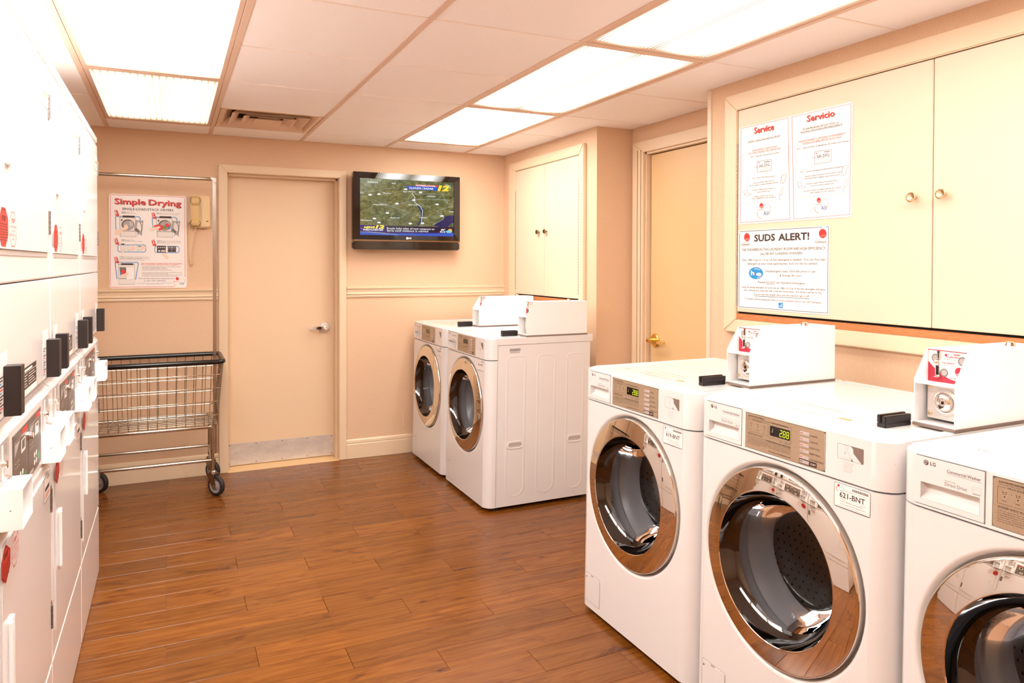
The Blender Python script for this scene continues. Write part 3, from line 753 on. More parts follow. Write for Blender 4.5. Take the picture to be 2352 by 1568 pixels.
B('PASO 2 -', 972, 956, 1020, 948, 14, 'red'); B('Informe el problema de mantenimiento escogiendo:', 1028, 950, 1392, 892, 14); B('Utilizando nuestra solicitud de servicio técnico móvil', 1014, 1000, 1368, 946, 14); B('Smart phone/Teléfono inteligente: www.coinmach.com/mui', 1016, 1022, 1362, 974, 13); B('Utilizando nuestra solicitud de servicio técnico', 1028, 1074, 1346, 1030, 14); B('en línea en www.coinmach.com', 1074, 1092, 1298, 1062, 13); B('Llamando al número de teléfono gratuito de Coinmach', 1000, 1146, 1370, 1098, 13); B('1-877-COINMACH (1-877-264-6622)', 1064, 1164, 1306, 1134, 13)
s.mb.build('lettering', sv)
s = V_()
s.line([(448, 766), (398, 775), (396, 1270), (850, 1220), (855, 685), (795, 697)], 1.5, 'grey_ink'); s.line([(958, 662), (930, 668), (928, 1210), (1438, 1146), (1464, 562), (1438, 568)], 1.5, 'grey_ink')
for a, k, e in (((548, 842), (688, 822), 130), ((1116, 740), (1278, 712), 145)):
    s.line([a, k, (k[0]-2, k[1]+e-18), (a[0]+2, a[1]+e-18)], 2.5, 'ink', 2, True)
    s.circle(a[0]+18, a[1]+14, 6, 6, 'red', 2, 10); s.line([(a[0]-28, a[1]+62), (a[0]+12, a[1]+57)], 3, 'red', 2)
    for i in range(8): s.rect(k[0]-68+i*7, k[1]+22-i*.8, k[0]-64+i*7, k[1]+32-i*.8, 'ink', 2)
    for i in range(4): s.line([(a[0]+32, a[1]+(88 if i > 1 else 78)+i*6), (k[0]-22, k[1]+(84 if i > 1 else 74)+i*6)], 1.5, 'light_ink', 2)
B('345-DFG', 566, 908, 672, 888, 28); B('345-DFG', 1134, 808, 1260, 784, 32)
s.mb.build('tag_picture', sv)
for (u, v, sc) in ((812, 1018, 1.0), (1408, 925, 1.1)):
    s = V_()
    s.line([(u-16*sc, v-38*sc), (u+20*sc, v-48*sc), (u+30*sc, v-40*sc), (u+2*sc, v+42*sc), (u-26*sc, v+48*sc), (u-34*sc, v+38*sc)], 2.2, 'ink', 2, True); s.line([(u-18*sc, v-24*sc), (u+18*sc, v-32*sc), (u, v+18*sc), (u-28*sc, v+20*sc)], 1.5, 'grey_ink', 2, True); s.line([(u-22*sc, v+36*sc), (u-14*sc, v+40*sc), (u-6*sc, v+26*sc)], 2, 'ink', 2)
    s.mb.build('mobile_drawing', sv)
for (u, v, sc) in ((790, 1155, 1.0), (1410, 1068, 1.1)):
    s = V_()
    s.arc(u+10*sc, v-44*sc, 12*sc, 14*sc, 0, 2*PI, 2, 'grey_ink', 2); s.line([(u+20*sc, v-32*sc), (u+6*sc, v+12*sc), (u-8*sc, v+34*sc)], 2, 'grey_ink', 2); s.line([(u, v-34*sc), (u-14*sc, v+10*sc)], 2, 'grey_ink', 2); s.arc(u-14*sc, v+20*sc, 12*sc, 12*sc, 0, 2*PI, 2, 'grey_ink', 2); s.line([(u-22*sc, v+32*sc), (u-16*sc, v+60*sc), (u-26*sc, v+72*sc)], 2.5, 'grey_ink', 2)
    s.mb.build('handset_drawing', sv)
for (u, v) in ((448, 1160), (978, 1075)):
    s = V_()
    s.line([(u-30, v-22), (u+4, v-30), (u+10, v+12), (u-24, v+22)], 2.5, 'grey_ink', 2, True); s.line([(u-24, v+22), (u+10, v+12), (u+46, v+14), (u+10, v+38)], 2.5, 'grey_ink', 2, True)
    s.mb.build('laptop_drawing', sv)
for (u, v) in ((593, 1290), (1151, 1228)):
    s = V_()
    s.circle(u, v, 19, 27, 'red', 2)
    for k in range(3): s.line([(u-12+k*9, v+22), (u-4+k*9, v+2)], 2, 'paper2', 3)
    s.ptext('Coinmach', u-40, v+50, u+18, v+44, 12, 'ink'); s.arc(u-4, v+82, 36, 42, PI*0.45, PI*1.15, 5, 'orange'); s.arc(u+56, v+30, 34, 46, -PI*0.9+PI, PI*0.15+2*PI-0.2, 5, 'light_ink')
    s.ptext('ASI', u+22, v+98, u+74, v+90, 40, 'navy_ink')
    s.mb.build('logo', sv)

# --- suds notice under it
UW, UH = 0.503, 0.352
su = board('suds_sign', (FX-0.0014, 0.157, 1.196), 'white suds alert notice with black border on the large cupboard door, lower of two', UW, UH, (0, -1, 0), (0, 0, 1), 0.0014, 0.004)
Q3 = [(290, 185), (1688, 102), (1662, 1448), (268, 1345)]
def U_(): return Sheet((0, 0, 0), (0, -1, 0), (0, 0, 1), quad=Q3, size=(UW, UH))
s = U_()
s.line([(310, 200), (1578, 126)], 7, 'ink'); s.line([(1632, 122), (1668, 120), (1644, 1418), (285, 1327), (309, 228)], 7, 'ink')
s.mb.build('border', su)
s = U_(); s.ptext('SUDS', 532, 345, 852, 330, 95, 'ink', bold=.03); s.ptext('ALERT!', 900, 330, 1376, 312, 98, 'ink', bold=.03); s.mb.build('heading', su)
s = U_()
B('THE WASHERS IN THIS LAUNDRY ROOM ARE HIGH EFFICIENCY', 337, 492, 1622, 462, 38); B('(he) FRONT LOADING WASHERS', 624, 550, 1268, 536, 36)
B('Only 1/8th Cup or 1.5 oz. of (he) detergent is needed.  You can find (he)', 338, 640, 1616, 628, 31); B('detergent at your local supermarket, look for the he symbol.', 424, 695, 1504, 690, 31)
B('(he)detergent costs 1/3rd the price to use.', 700, 806, 1474, 808, 31); s.ptext('$ Savings for you!', 916, 868, 1254, 870, 31, 'ink', shear=.2)
B('Please', 582, 970, 694, 972, 30); s.ptext('DO NOT', 706, 972, 848, 976, 30, 'ink', shear=.2); B('use Standard Detergent.', 862, 976, 1308, 988, 30); s.line([(704, 984), (844, 988)], 5, 'ink')
B('Using the wrong detergent or more than an 1/8th of a Cup of the (he) detergent will leave', 332, 1040, 1608, 1078, 25); B('your clothing very soapy and wet at the end of the wash.  The dryers will fail to dry.', 364, 1086, 1560, 1128, 25)
B('Do not open the washer door until the indicator light is off.', 524, 1148, 1364, 1180, 25); s.line([(524, 1164), (1366, 1202)], 6, 'ink')
B('To request service please go online to', 376, 1214, 892, 1240, 24); B('www.coinmach.com', 904, 1243, 1200, 1256, 24, 'red'); B('or call 1.877.264.6622', 1210, 1258, 1544, 1276, 24)
s.mb.build('lettering', su)
s = U_()
s.circle(553, 822, 108, 90, 'blue', 1, 36); s.ptext('h', 478, 850, 530, 848, 62, 'paper2', 3, bold=.03); s.ptext('e', 556, 862, 640, 858, 62, 'paper2', 3, bold=.03); s.circle(541, 828, 9, 9, 'red', 4, 12)
s.arc(560, 826, 92, 66, 0.7, 1.5, 7, 'paper2', 3); s.arc(552, 818, 88, 62, 4.4, 5.5, 7, 'paper2', 3)
s.mb.build('emblem', su)
for cx, cy, rx, ry in ((422, 283, 44, 62), (1582, 223, 58, 70)):
    s = U_(); s.circle(cx, cy, rx, ry, 'red', 2, 30); k_ = rx/44
    for k in range(3): s.line([(cx-22*k_+k*18*k_, cy+48), (cx-6*k_+k*18*k_, cy+16)], 3, 'paper2', 3); s.line([(cx-62*k_+k*22*k_, cy+80), (cx-44*k_+k*22*k_, cy+56)], 1.5, 'red', 2)
    a = cx-96*k_*.98 if cx < 900 else cx-124; e_ = cx+42 if cx < 900 else cx+56; y0 = cy+122 if cx < 900 else cy+138
    s.ptext('Coinmach', a, y0, e_, y0-6, 24, 'ink', bold=.01, shear=.25); s.line([(a+2, y0-36), (e_, y0-44)], 3, 'red'); s.line([(a, y0+10), (e_, y0+4)], 3, 'red')
    s.mb.build('logo', su)
s = U_(); s.poly([(893, 1262), (960, 1264), (958, 1348), (892, 1344)], 'blue', 1); s.arc(918, 1300, 26, 22, -1.2, 1.4, 5, 'paper2', 2); s.line([(898, 1310), (950, 1300)], 4, 'paper2', 2); s.poly([(893, 1322), (959, 1325), (959, 1329), (893, 1326)], 'paper2', 2); s.mb.build('energy_mark', su)

# ================================================================== TELEVISION
TVY = 2.655
tv = thing('television', (0.737, TVY, 1.765), 'black wall-mounted television showing a weather map beside the back door', 'television')
b = MB('tvblack').box(-0.398, 0.398, 0.0, 0.055, -0.208, 0.272)
b.build('bezel_back', tv, bevel=0.006)
fr = MB('tvblack'); x0, x1, z0, z1 = -0.352, 0.348, -0.170, 0.228
o_ = [(-0.398, -0.208), (0.398, -0.208), (0.398, 0.272), (-0.398, 0.272)]; i_ = [(x0, z0), (x1, z0), (x1, z1), (x0, z1)]
for k in range(4):
    j = (k+1) % 4
    fr.geo([(o_[k][0], -0.002, o_[k][1]), (o_[j][0], -0.002, o_[j][1]), (i_[j][0], -0.010, i_[j][1]), (i_[k][0], -0.010, i_[k][1]),
            (o_[k][0], 0.004, o_[k][1]), (o_[j][0], 0.004, o_[j][1]), (i_[j][0], 0.001, i_[j][1]), (i_[k][0], 0.001, i_[k][1])],
           [(0, 1, 2, 3), (4, 7, 6, 5), (0, 4, 5, 1), (2, 6, 7, 3), (1, 5, 6, 2), (0, 3, 7, 4)])
fr.build('bezel', tv, bevel=0.0015)
MB('tvblack').box(-0.400, 0.396, -0.004, 0.05, -0.272, -0.214).build('speaker_bar', tv, bevel=0.008)
MB('bronze').box(-0.398, 0.396, -0.007, 0.02, -0.214, -0.203).build('trim_strip', tv, bevel=0.002, label='bronze strip above the speaker bar')
MB('black').box(-0.12, 0.12, 0.055, YB-TVY, -0.1, 0.12).build('wall_bracket', tv)
def tvm(name, c, st=0.34, base=None):
    m = mat(name, (8, 8, 8), 0.1, emit=c, estr=st); return m
M['tv_map'] = tvm('screen map', (80, 90, 60)); n, l, bb = nodes(M['tv_map'])
tc = n.new('ShaderNodeTexCoord'); mp = n.new('ShaderNodeMapping'); mp.inputs['Scale'].default_value = (1, 1, 1.5); mp.inputs['Rotation'].default_value = (0, -0.5, 0); n1 = n.new('ShaderNodeTexNoise'); n1.inputs['Scale'].default_value = 22; n1.inputs['Detail'].default_value = 8; n1.inputs['Roughness'].default_value = 0.75; n1.inputs['Distortion'].default_value = 0.8
n2 = n.new('ShaderNodeTexNoise'); n2.inputs['Scale'].default_value = 5; n2.inputs['Detail'].default_value = 3
r1 = ramp(n, [(0.32, (38, 42, 26)), (0.48, (92, 98, 62)), (0.58, (124, 122, 88)), (0.7, (150, 158, 132))]); r2 = ramp(n, [(0.35, (255, 236, 190)), (0.65, (214, 226, 226))])
mx = n.new('ShaderNodeMixRGB'); mx.blend_type = 'MULTIPLY'; mx.inputs[0].default_value = 0.8
l.new(tc.outputs['Object'], mp.inputs[0]); l.new(mp.outputs[0], n1.inputs['Vector']); l.new(mp.outputs[0], n2.inputs['Vector']); l.new(n1.outputs['Fac'], r1.inputs[0]); l.new(n2.outputs['Fac'], r2.inputs[0]); l.new(r1.outputs[0], mx.inputs[1]); l.new(r2.outputs[0], mx.inputs[2]); l.new(mx.outputs[0], bb.inputs['Emission Color'])
for k, c_ in dict(tv_navy=(26, 28, 80), tv_banner=(44, 34, 100), tv_dark=(30, 16, 44), tv_blue=(40, 76, 170), tv_river=(30, 50, 84), tv_white=(236, 240, 244), tv_grey=(150, 158, 160), tv_road=(98, 76, 50), tv_yellow=(248, 214, 60), tv_orange=(244, 160, 50), tv_red=(178, 60, 60), tv_sky=(80, 190, 220)).items(): M[k] = tvm(k, c_)
QT = [(325, 270), (1770, 345), (1760, 1178), (312, 1145)]
def T_(): return Sheet((x0, -0.0005, z0), (1, 0, 0), (0, 0, 1), quad=QT, size=(x1-x0, z1-z0), lift=0.00025)
s = T_(); s.poly([(325, 270), (1770, 345), (1760, 1178), (312, 1145)], 'tv_map', 0); scr = s.mb.build('screen', tv, label='lit screen with a weather map')
s = T_()
s.poly([(1766, 850), (1700, 848), (1630, 870), (1600, 920), (1500, 970), (1440, 1010), (1560, 1030), (1762, 1035)], 'tv_navy', 1); s.poly([(1690, 1000), (1740, 970), (1764, 975), (1763, 1030), (1680, 1025)], 'tv_map', 2)
s.poly([(1195, 690), (1250, 700), (1300, 760), (1300, 840), (1270, 930), (1225, 1010), (1195, 1005), (1240, 920), (1262, 830), (1240, 760)], 'tv_river', 1)
s.line([(1120, 510), (1170, 570), (1150, 620), (1180, 660), (1255, 715), (1285, 780), (1270, 900), (1262, 950)], 6, 'tv_white', 3)
s.line([(1170, 515), (1595, 520), (1640, 640), (1750, 708), (1500, 775), (1615, 860), (1600, 910), (1530, 945), (1465, 985)], 5, 'tv_grey', 3); s.line([(1180, 605), (1620, 605)], 4, 'tv_grey', 3); s.line([(800, 710), (1180, 600)], 4, 'tv_grey', 3); s.line([(520, 600), (800, 710), (1260, 860)], 4, 'tv_grey', 3); s.line([(330, 478), (560, 470), (700, 440), (870, 425)], 4, 'tv_grey', 3)
for pts in ([(330, 540), (620, 520), (1000, 490), (1400, 500)], [(560, 760), (780, 640), (900, 540)], [(640, 890), (760, 800), (980, 720), (1110, 640)], [(470, 880), (700, 930), (980, 950), (1200, 960)], [(340, 720), (480, 660), (760, 640)], [(720, 830), (700, 930)], [(980, 940), (1060, 1000)], [(560, 470), (820, 360), (1080, 380)]): s.line(pts, 4, 'tv_road', 2)
for t, u, v, e in (('Fallsburg', 450, 342, 602), ('Wall', 810, 364, 872), ('New Windsor', 990, 490, 1180), ('Goshen', 680, 514, 802), ('Mahopac', 1355, 560, 1490), ('West Milford', 524, 690, 722), ('New City', 1070, 694, 1205), ('Paterson', 788, 892, 926), ('Yonkers', 1228, 892, 1346), ('Parsippany', 330, 930, 510), ('ervis', 328, 508, 384), ('Stam', 1700, 798, 1762)): s.ptext(t, u, v, e, v+2, 20, 'tv_white', 4)
for t, u, v in (('17', 480, 530), ('84', 615, 520), ('87', 888, 665), ('287', 740, 810), ('287', 540, 896), ('84', 1255, 492), ('684', 1510, 678), ('87', 1280, 970), ('80', 1092, 975), ('80', 610, 958), ('84', 1025, 445), ('95', 1580, 858), ('9', 1150, 612)):
    s.circle(u, v, 28, 13, 'tv_white', 4, 10); s.ptext(t, u-12, v+6, u+12, v+6, 12, 'tv_navy', 5)
s.mb.build('map_overlay', scr)
s = T_()
s.poly([(1170, 368), (1520, 384), (1520, 416), (1180, 400)], 'tv_red', 5); s.ptext('HYPERLOCAL', 1186, 396, 1496, 410, 22, 'tv_white', 6, bold=.02)
s.poly([(1030, 392), (1520, 412), (1518, 468), (1060, 444)], 'tv_blue', 6); s.ptext('CLOUDS / RADAR', 1082, 436, 1455, 452, 26, 'tv_white', 7, bold=.02)
s.ptext('12', 1515, 468, 1690, 474, 76, 'tv_orange', 8, bold=.06, shear=.2); s.ptext('12', 1525, 462, 1698, 468, 72, 'tv_yellow', 9, bold=.04, shear=.2); s.arc(1640, 420, 76, 44, -1.6, 0.6, 5, 'tv_white', 8)
s.poly([(318, 992), (700, 1005), (1762, 1035), (1760, 1178), (312, 1145)], 'tv_banner', 4); s.poly([(714, 1008), (1762, 1036), (1762, 1122), (716, 1098)], 'tv_dark', 5); s.poly([(313, 1100), (760, 1128), (1400, 1130), (1760, 1118), (1760, 1178), (312, 1145)], 'tv_blue', 5); s.line([(316, 1100), (620, 1112), (900, 1150)], 6, 'tv_grey', 6); s.line([(320, 1040), (500, 1110), (760, 1140)], 4, 'tv_grey', 6)
s.ptext('NEWS', 374, 1046, 548, 1048, 30, 'tv_yellow', 7, bold=.05, shear=.25); s.ptext('12', 552, 1048, 690, 1050, 48, 'tv_yellow', 7, bold=.05, shear=.2); s.ptext('WESTCHESTER', 364, 1078, 670, 1084, 22, 'tv_white', 7, bold=.02, shear=.25)
s.ptext('Russia halts sales of new weapons to', 730, 1060, 1462, 1076, 30, 'tv_white', 7); s.ptext('Syria until violence is calmed', 728, 1095, 1366, 1110, 30, 'tv_white', 7)
s.ptext('84°', 1566, 1084, 1632, 1086, 24, 'tv_white', 7, bold=.03, shear=.2); s.ptext('4:13', 1544, 1114, 1630, 1118, 24, 'tv_white', 7, bold=.03, shear=.2); s.circle(1706, 1090, 32, 32, 'tv_orange', 7); s.circle(1680, 1102, 40, 20, 'tv_sky', 8)
s.mb.build('caption_banner', scr)
s = T_(); s.circle(1036, 1203, 18, 18, 'white_ink', 40); s.ptext('LG', 1058, 1214, 1098, 1216, 24, 'white_ink', 40, bold=.03); s.mb.build('logo', tv)

# ================================================================== PHONE
ph = thing('wall_phone', (-0.638, YB, 1.726), 'beige corded wall phone between the drying sign and the back door', 'phone')
MB('phone').box(-0.060, 0.060, -0.045, 0, -0.104, 0.104).build('base', ph, bevel=0.008)
MB('phone').box(0.008, 0.056, -0.052, -0.044, -0.098, 0.098).build('faceplate', ph, bevel=0.003)
b = MB('ink'); b.box(0.034, 0.046, -0.0528, -0.051, -0.064, -0.058); b.build('hook_light', ph)
hs_ = MB('phone2')
hs_.prism([(-0.054, -0.045, 0.096), (-0.054, -0.060, 0.098), (-0.054, -0.082, 0.088), (-0.054, -0.082, 0.052), (-0.054, -0.074, 0.036), (-0.054, -0.074, -0.046), (-0.054, -0.082, -0.062), (-0.054, -0.082, -0.086), (-0.054, -0.062, -0.097), (-0.054, -0.045, -0.096), (-0.054, -0.052, -0.050), (-0.054, -0.058, -0.036), (-0.054, -0.058, 0.036), (-0.054, -0.052, 0.052)], (0.048, 0, 0))
hs_.build('handset', ph, bevel=0.005)
g = MB('ink')
for zz in (0.066, -0.066):
    for i in range(8):
        a = PI*i/7; 
        pass
for sx in (-1, 1):
    for z in (0.075, -0.075):
        g.tube([(-0.030+sx*0.026, -0.046, z-0.02), (-0.030+sx*0.030, -0.046, z), (-0.030+sx*0.024, -0.046, z+0.02)], 0.0014, 6)
g.build('cradle_gap', ph)
pts = []
def cordpath(t):
    ctrl = [Vector((-0.030, -0.06, -0.100)), Vector((-0.034, -0.055, -0.16)), Vector((-0.050, -0.045, -0.26)), Vector((-0.052, -0.04, -0.325)), Vector((-0.060, -0.035, -0.338)), Vector((-0.070, -0.03, -0.31)), Vector((-0.074, -0.03, -0.20)), Vector((-0.076, -0.03, -0.09)), Vector((-0.060, -0.03, -0.060))]
    k = t*(len(ctrl)-1); i = min(int(k), len(ctrl)-2); f_ = k-i
    p0, p1, p2, p3 = ctrl[max(i-1, 0)], ctrl[i], ctrl[i+1], ctrl[min(i+2, len(ctrl)-1)]
    return 0.5*((2*p1)+(p2-p0)*f_+(2*p0-5*p1+4*p2-p3)*f_*f_+(3*p1-p0-3*p2+p3)*f_**3)
N_ = 900
for i in range(N_):
    t = i/(N_-1); p = cordpath(t); d = (cordpath(min(t+0.002, 1))-cordpath(max(t-0.002, 0))).normalized(); e1 = d.cross(Vector((0, 1, 0))).normalized(); e2 = d.cross(e1); a = i*2*PI/10
    pts.append(p + (e1*math.cos(a)+e2*math.sin(a))*0.0042)
MB('phone').tube(pts, 0.0013, 4).build('cord', ph, smooth=60, label='coiled beige cord')
wc = MB('casing').box(0.726, 0.734, YB-0.006, YB, 0.20, 0.315).build('cable_cover', bevel=0.001)
tag(wc, 'short cream cable strip on the back wall left of the rear washer', 'cable')

# ================================================================== LAUNDRY CART
CX, CY = -0.877, 2.495
cart = thing('laundry_cart', (CX, CY, 0), 'chrome wire laundry cart with black rim and tall hanging rail, left of the back door', 'cart')
RT = (-1.300, -0.528, 2.278, 2.712, 0.803)      # rim rectangle
RB = (-1.232, -0.592, 2.312, 2.690, 0.414)      # bottom rectangle
RW = (-1.262, -0.562, 2.302, 2.694, 0.416)      # bottom of the wire basket
def lerp_rect(t): return [a+(b_-a)*t for a, b_ in zip(RW, RT)]
def loop(rc, rad, n=5):
    x0_, x1_, y0_, y1_, z = rc; out = []
    for cx, cy, a in ((x1_-rad, y1_-rad, 0), (x0_+rad, y1_-rad, PI/2), (x0_+rad, y0_+rad, PI), (x1_-rad, y0_+rad, 1.5*PI)):
        out += [(cx+rad*math.cos(a+PI/2*i/n)-CX, cy+rad*math.sin(a+PI/2*i/n)-CY, z) for i in range(n+1)]
    return out
MB('vinyl').tube(loop(RT, 0.035), 0.0145, 10, True).build('rim', cart, smooth=50, label='black vinyl rim')
wv = MB('wire')
for t in (0.165, 0.38, 0.59, 0.80): wv.tube(loop(lerp_rect(t), 0.03), 0.0027, 6, True)
def wire(p, q, r_=0.0022): wv.tube([(p[0]-CX, p[1]-CY, p[2]), (q[0]-CX, q[1]-CY, q[2])], r_, 5)
nx = 14
for i in range(nx):
    f_ = (i+0.5)/nx
    xb = RW[0]+(RW[1]-RW[0])*f_; xt = xb+(f_-0.5)*0.03
    wire((xt, RT[2], RT[4]), (xb, RW[2], RW[4])); wire((xt, RT[3], RT[4]), (xb, RW[3], RW[4]+0.012)); wire((xb, RW[2], RW[4]+0.004), (xb, RW[3], RW[4]+0.012))
for i in range(8):
    f_ = (i+0.5)/8
    yt, yb_ = RT[2]+(RT[3]-RT[2])*f_, RW[2]+(RW[3]-RW[2])*f_
    wire((RT[0], yt, RT[4]), (RW[0], yb_, RW[4])); wire((RT[1], yt, RT[4]), (RW[1], yb_, RW[4])); wire((RW[0], yb_, RW[4]+0.01), (RW[1], yb_, RW[4]+0.01), 0.0026)
wv.build('basket_wires', cart, smooth=60, kind='stuff')
MB('wire').tube(loop((RB[0], RB[1], RB[2]-0.006, RB[3]+0.006, 0.411), 0.02), 0.0105, 10, True).build('basket_frame', cart, smooth=50)
for y in (RB[2]-0.006, RB[3]+0.004): MB('wire').tube([(RB[0]-CX, y-CY, 0.210), (RB[1]-CX+0.004, y-CY, 0.210)], 0.0098, 10).build('lower_rail', cart, smooth=50)
for x in (RB[0], RB[1]): MB('wire').tube([(x-CX, RB[2]-CY, 0.210), (x-CX, RB[3]-CY, 0.210)], 0.0085, 10).build('end_rail', cart, smooth=50)
for x in (RB[0], RB[1]):
    for y in (RB[2]-0.006, RB[3]+0.004): MB('wire').tube([(x-CX+0.003, y-CY, 0.405), (x-CX+0.003, y-CY, 0.148)], 0.0108, 10).build('leg', cart, smooth=50)
for x in (-1.262, -0.566): MB('post').box(x-CX-0.010, x-CX+0.010, 2.50-CY-0.010, 2.50-CY+0.010, 0.200, 1.905).build('rail_post', cart, bevel=0.004)
MB('wire').tube([(-1.262-CX, 2.50-CY, 1.916), (-0.570-CX, 2.50-CY, 1.916)], 0.0105, 12).build('hanging_rail', cart, smooth=50)
b = MB('post')
b.prism([(-0.590-CX, 2.487-CY, 1.928), (-0.556-CX, 2.487-CY, 1.923), (-0.554-CX, 2.487-CY, 1.890), (-0.568-CX, 2.487-CY, 1.886)], (0, 0.026, 0)); b.lathe([(0.007, 0), (0.005, 0.004)], (-0.561-CX, 2.487-CY, 1.895), (0, -1, 0), 12)
b.build('corner_bracket', cart, bevel=0.0015)
def caster(x, y, ang):
    rot = Matrix.Rotation(ang, 4, 'Z'); off = Vector((x-CX, y-CY, 0))
    ax = rot @ Vector((0, 1, 0)); trail = rot @ Vector((0.030, 0, 0)); c_ = off + trail + Vector((0, 0, 0.0605))
    f = MB('post'); f.lathe([(0.020, 0), (0.022, 0.004), (0.022, 0.014), (0.014, 0.022)], off+Vector((0, 0, 0.126)), (0, 0, 1), 20)
    for sgn in (-1, 1):
        pl = [Vector((-0.022, sgn*0.020, 0.130)), Vector((0.024, sgn*0.020, 0.130)), Vector((0.046, sgn*0.020, 0.066)), Vector((0.030, sgn*0.020, 0.048)), Vector((0.016, sgn*0.020, 0.060))]
        f.prism([off + rot @ p for p in pl], ax*0.003*sgn)
    top = [Vector((-0.022, -0.021, 0.127)), Vector((0.030, -0.021, 0.127)), Vector((0.030, 0.021, 0.127)), Vector((-0.022, 0.021, 0.127))]
    f.prism([off + rot @ p for p in top], (0, 0, 0.004))
    fo = f.build('caster_fork', cart, smooth=30)
    MB('rubber').lathe([(0.044, -0.013), (0.054, -0.014), (0.0595, -0.009), (0.0605, 0), (0.0595, 0.009), (0.054, 0.014), (0.044, 0.013)], c_, ax, 32, caps=False).build('tyre', fo, smooth=60)
    wh = MB('wheelgrey'); wh.lathe([(0.010, -0.016), (0.014, -0.012), (0.030, -0.006), (0.044, -0.011), (0.044, 0.011), (0.030, 0.006), (0.014, 0.012), (0.010, 0.016)], c_, ax, 32)
    wh.build('wheel_hub', fo, smooth=40)
    MB('chrome').lathe([(0.006, -0.026), (0.006, 0.026)], c_, ax, 10).build('axle', fo)
caster(RB[1]+0.003, RB[2]-0.006, math.radians(-50)); caster(RB[1]+0.003, RB[3]+0.002-0.03, math.radians(-55)); caster(RB[0], RB[2]-0.006, math.radians(160)); caster(RB[0], RB[3]-0.03, math.radians(-40))

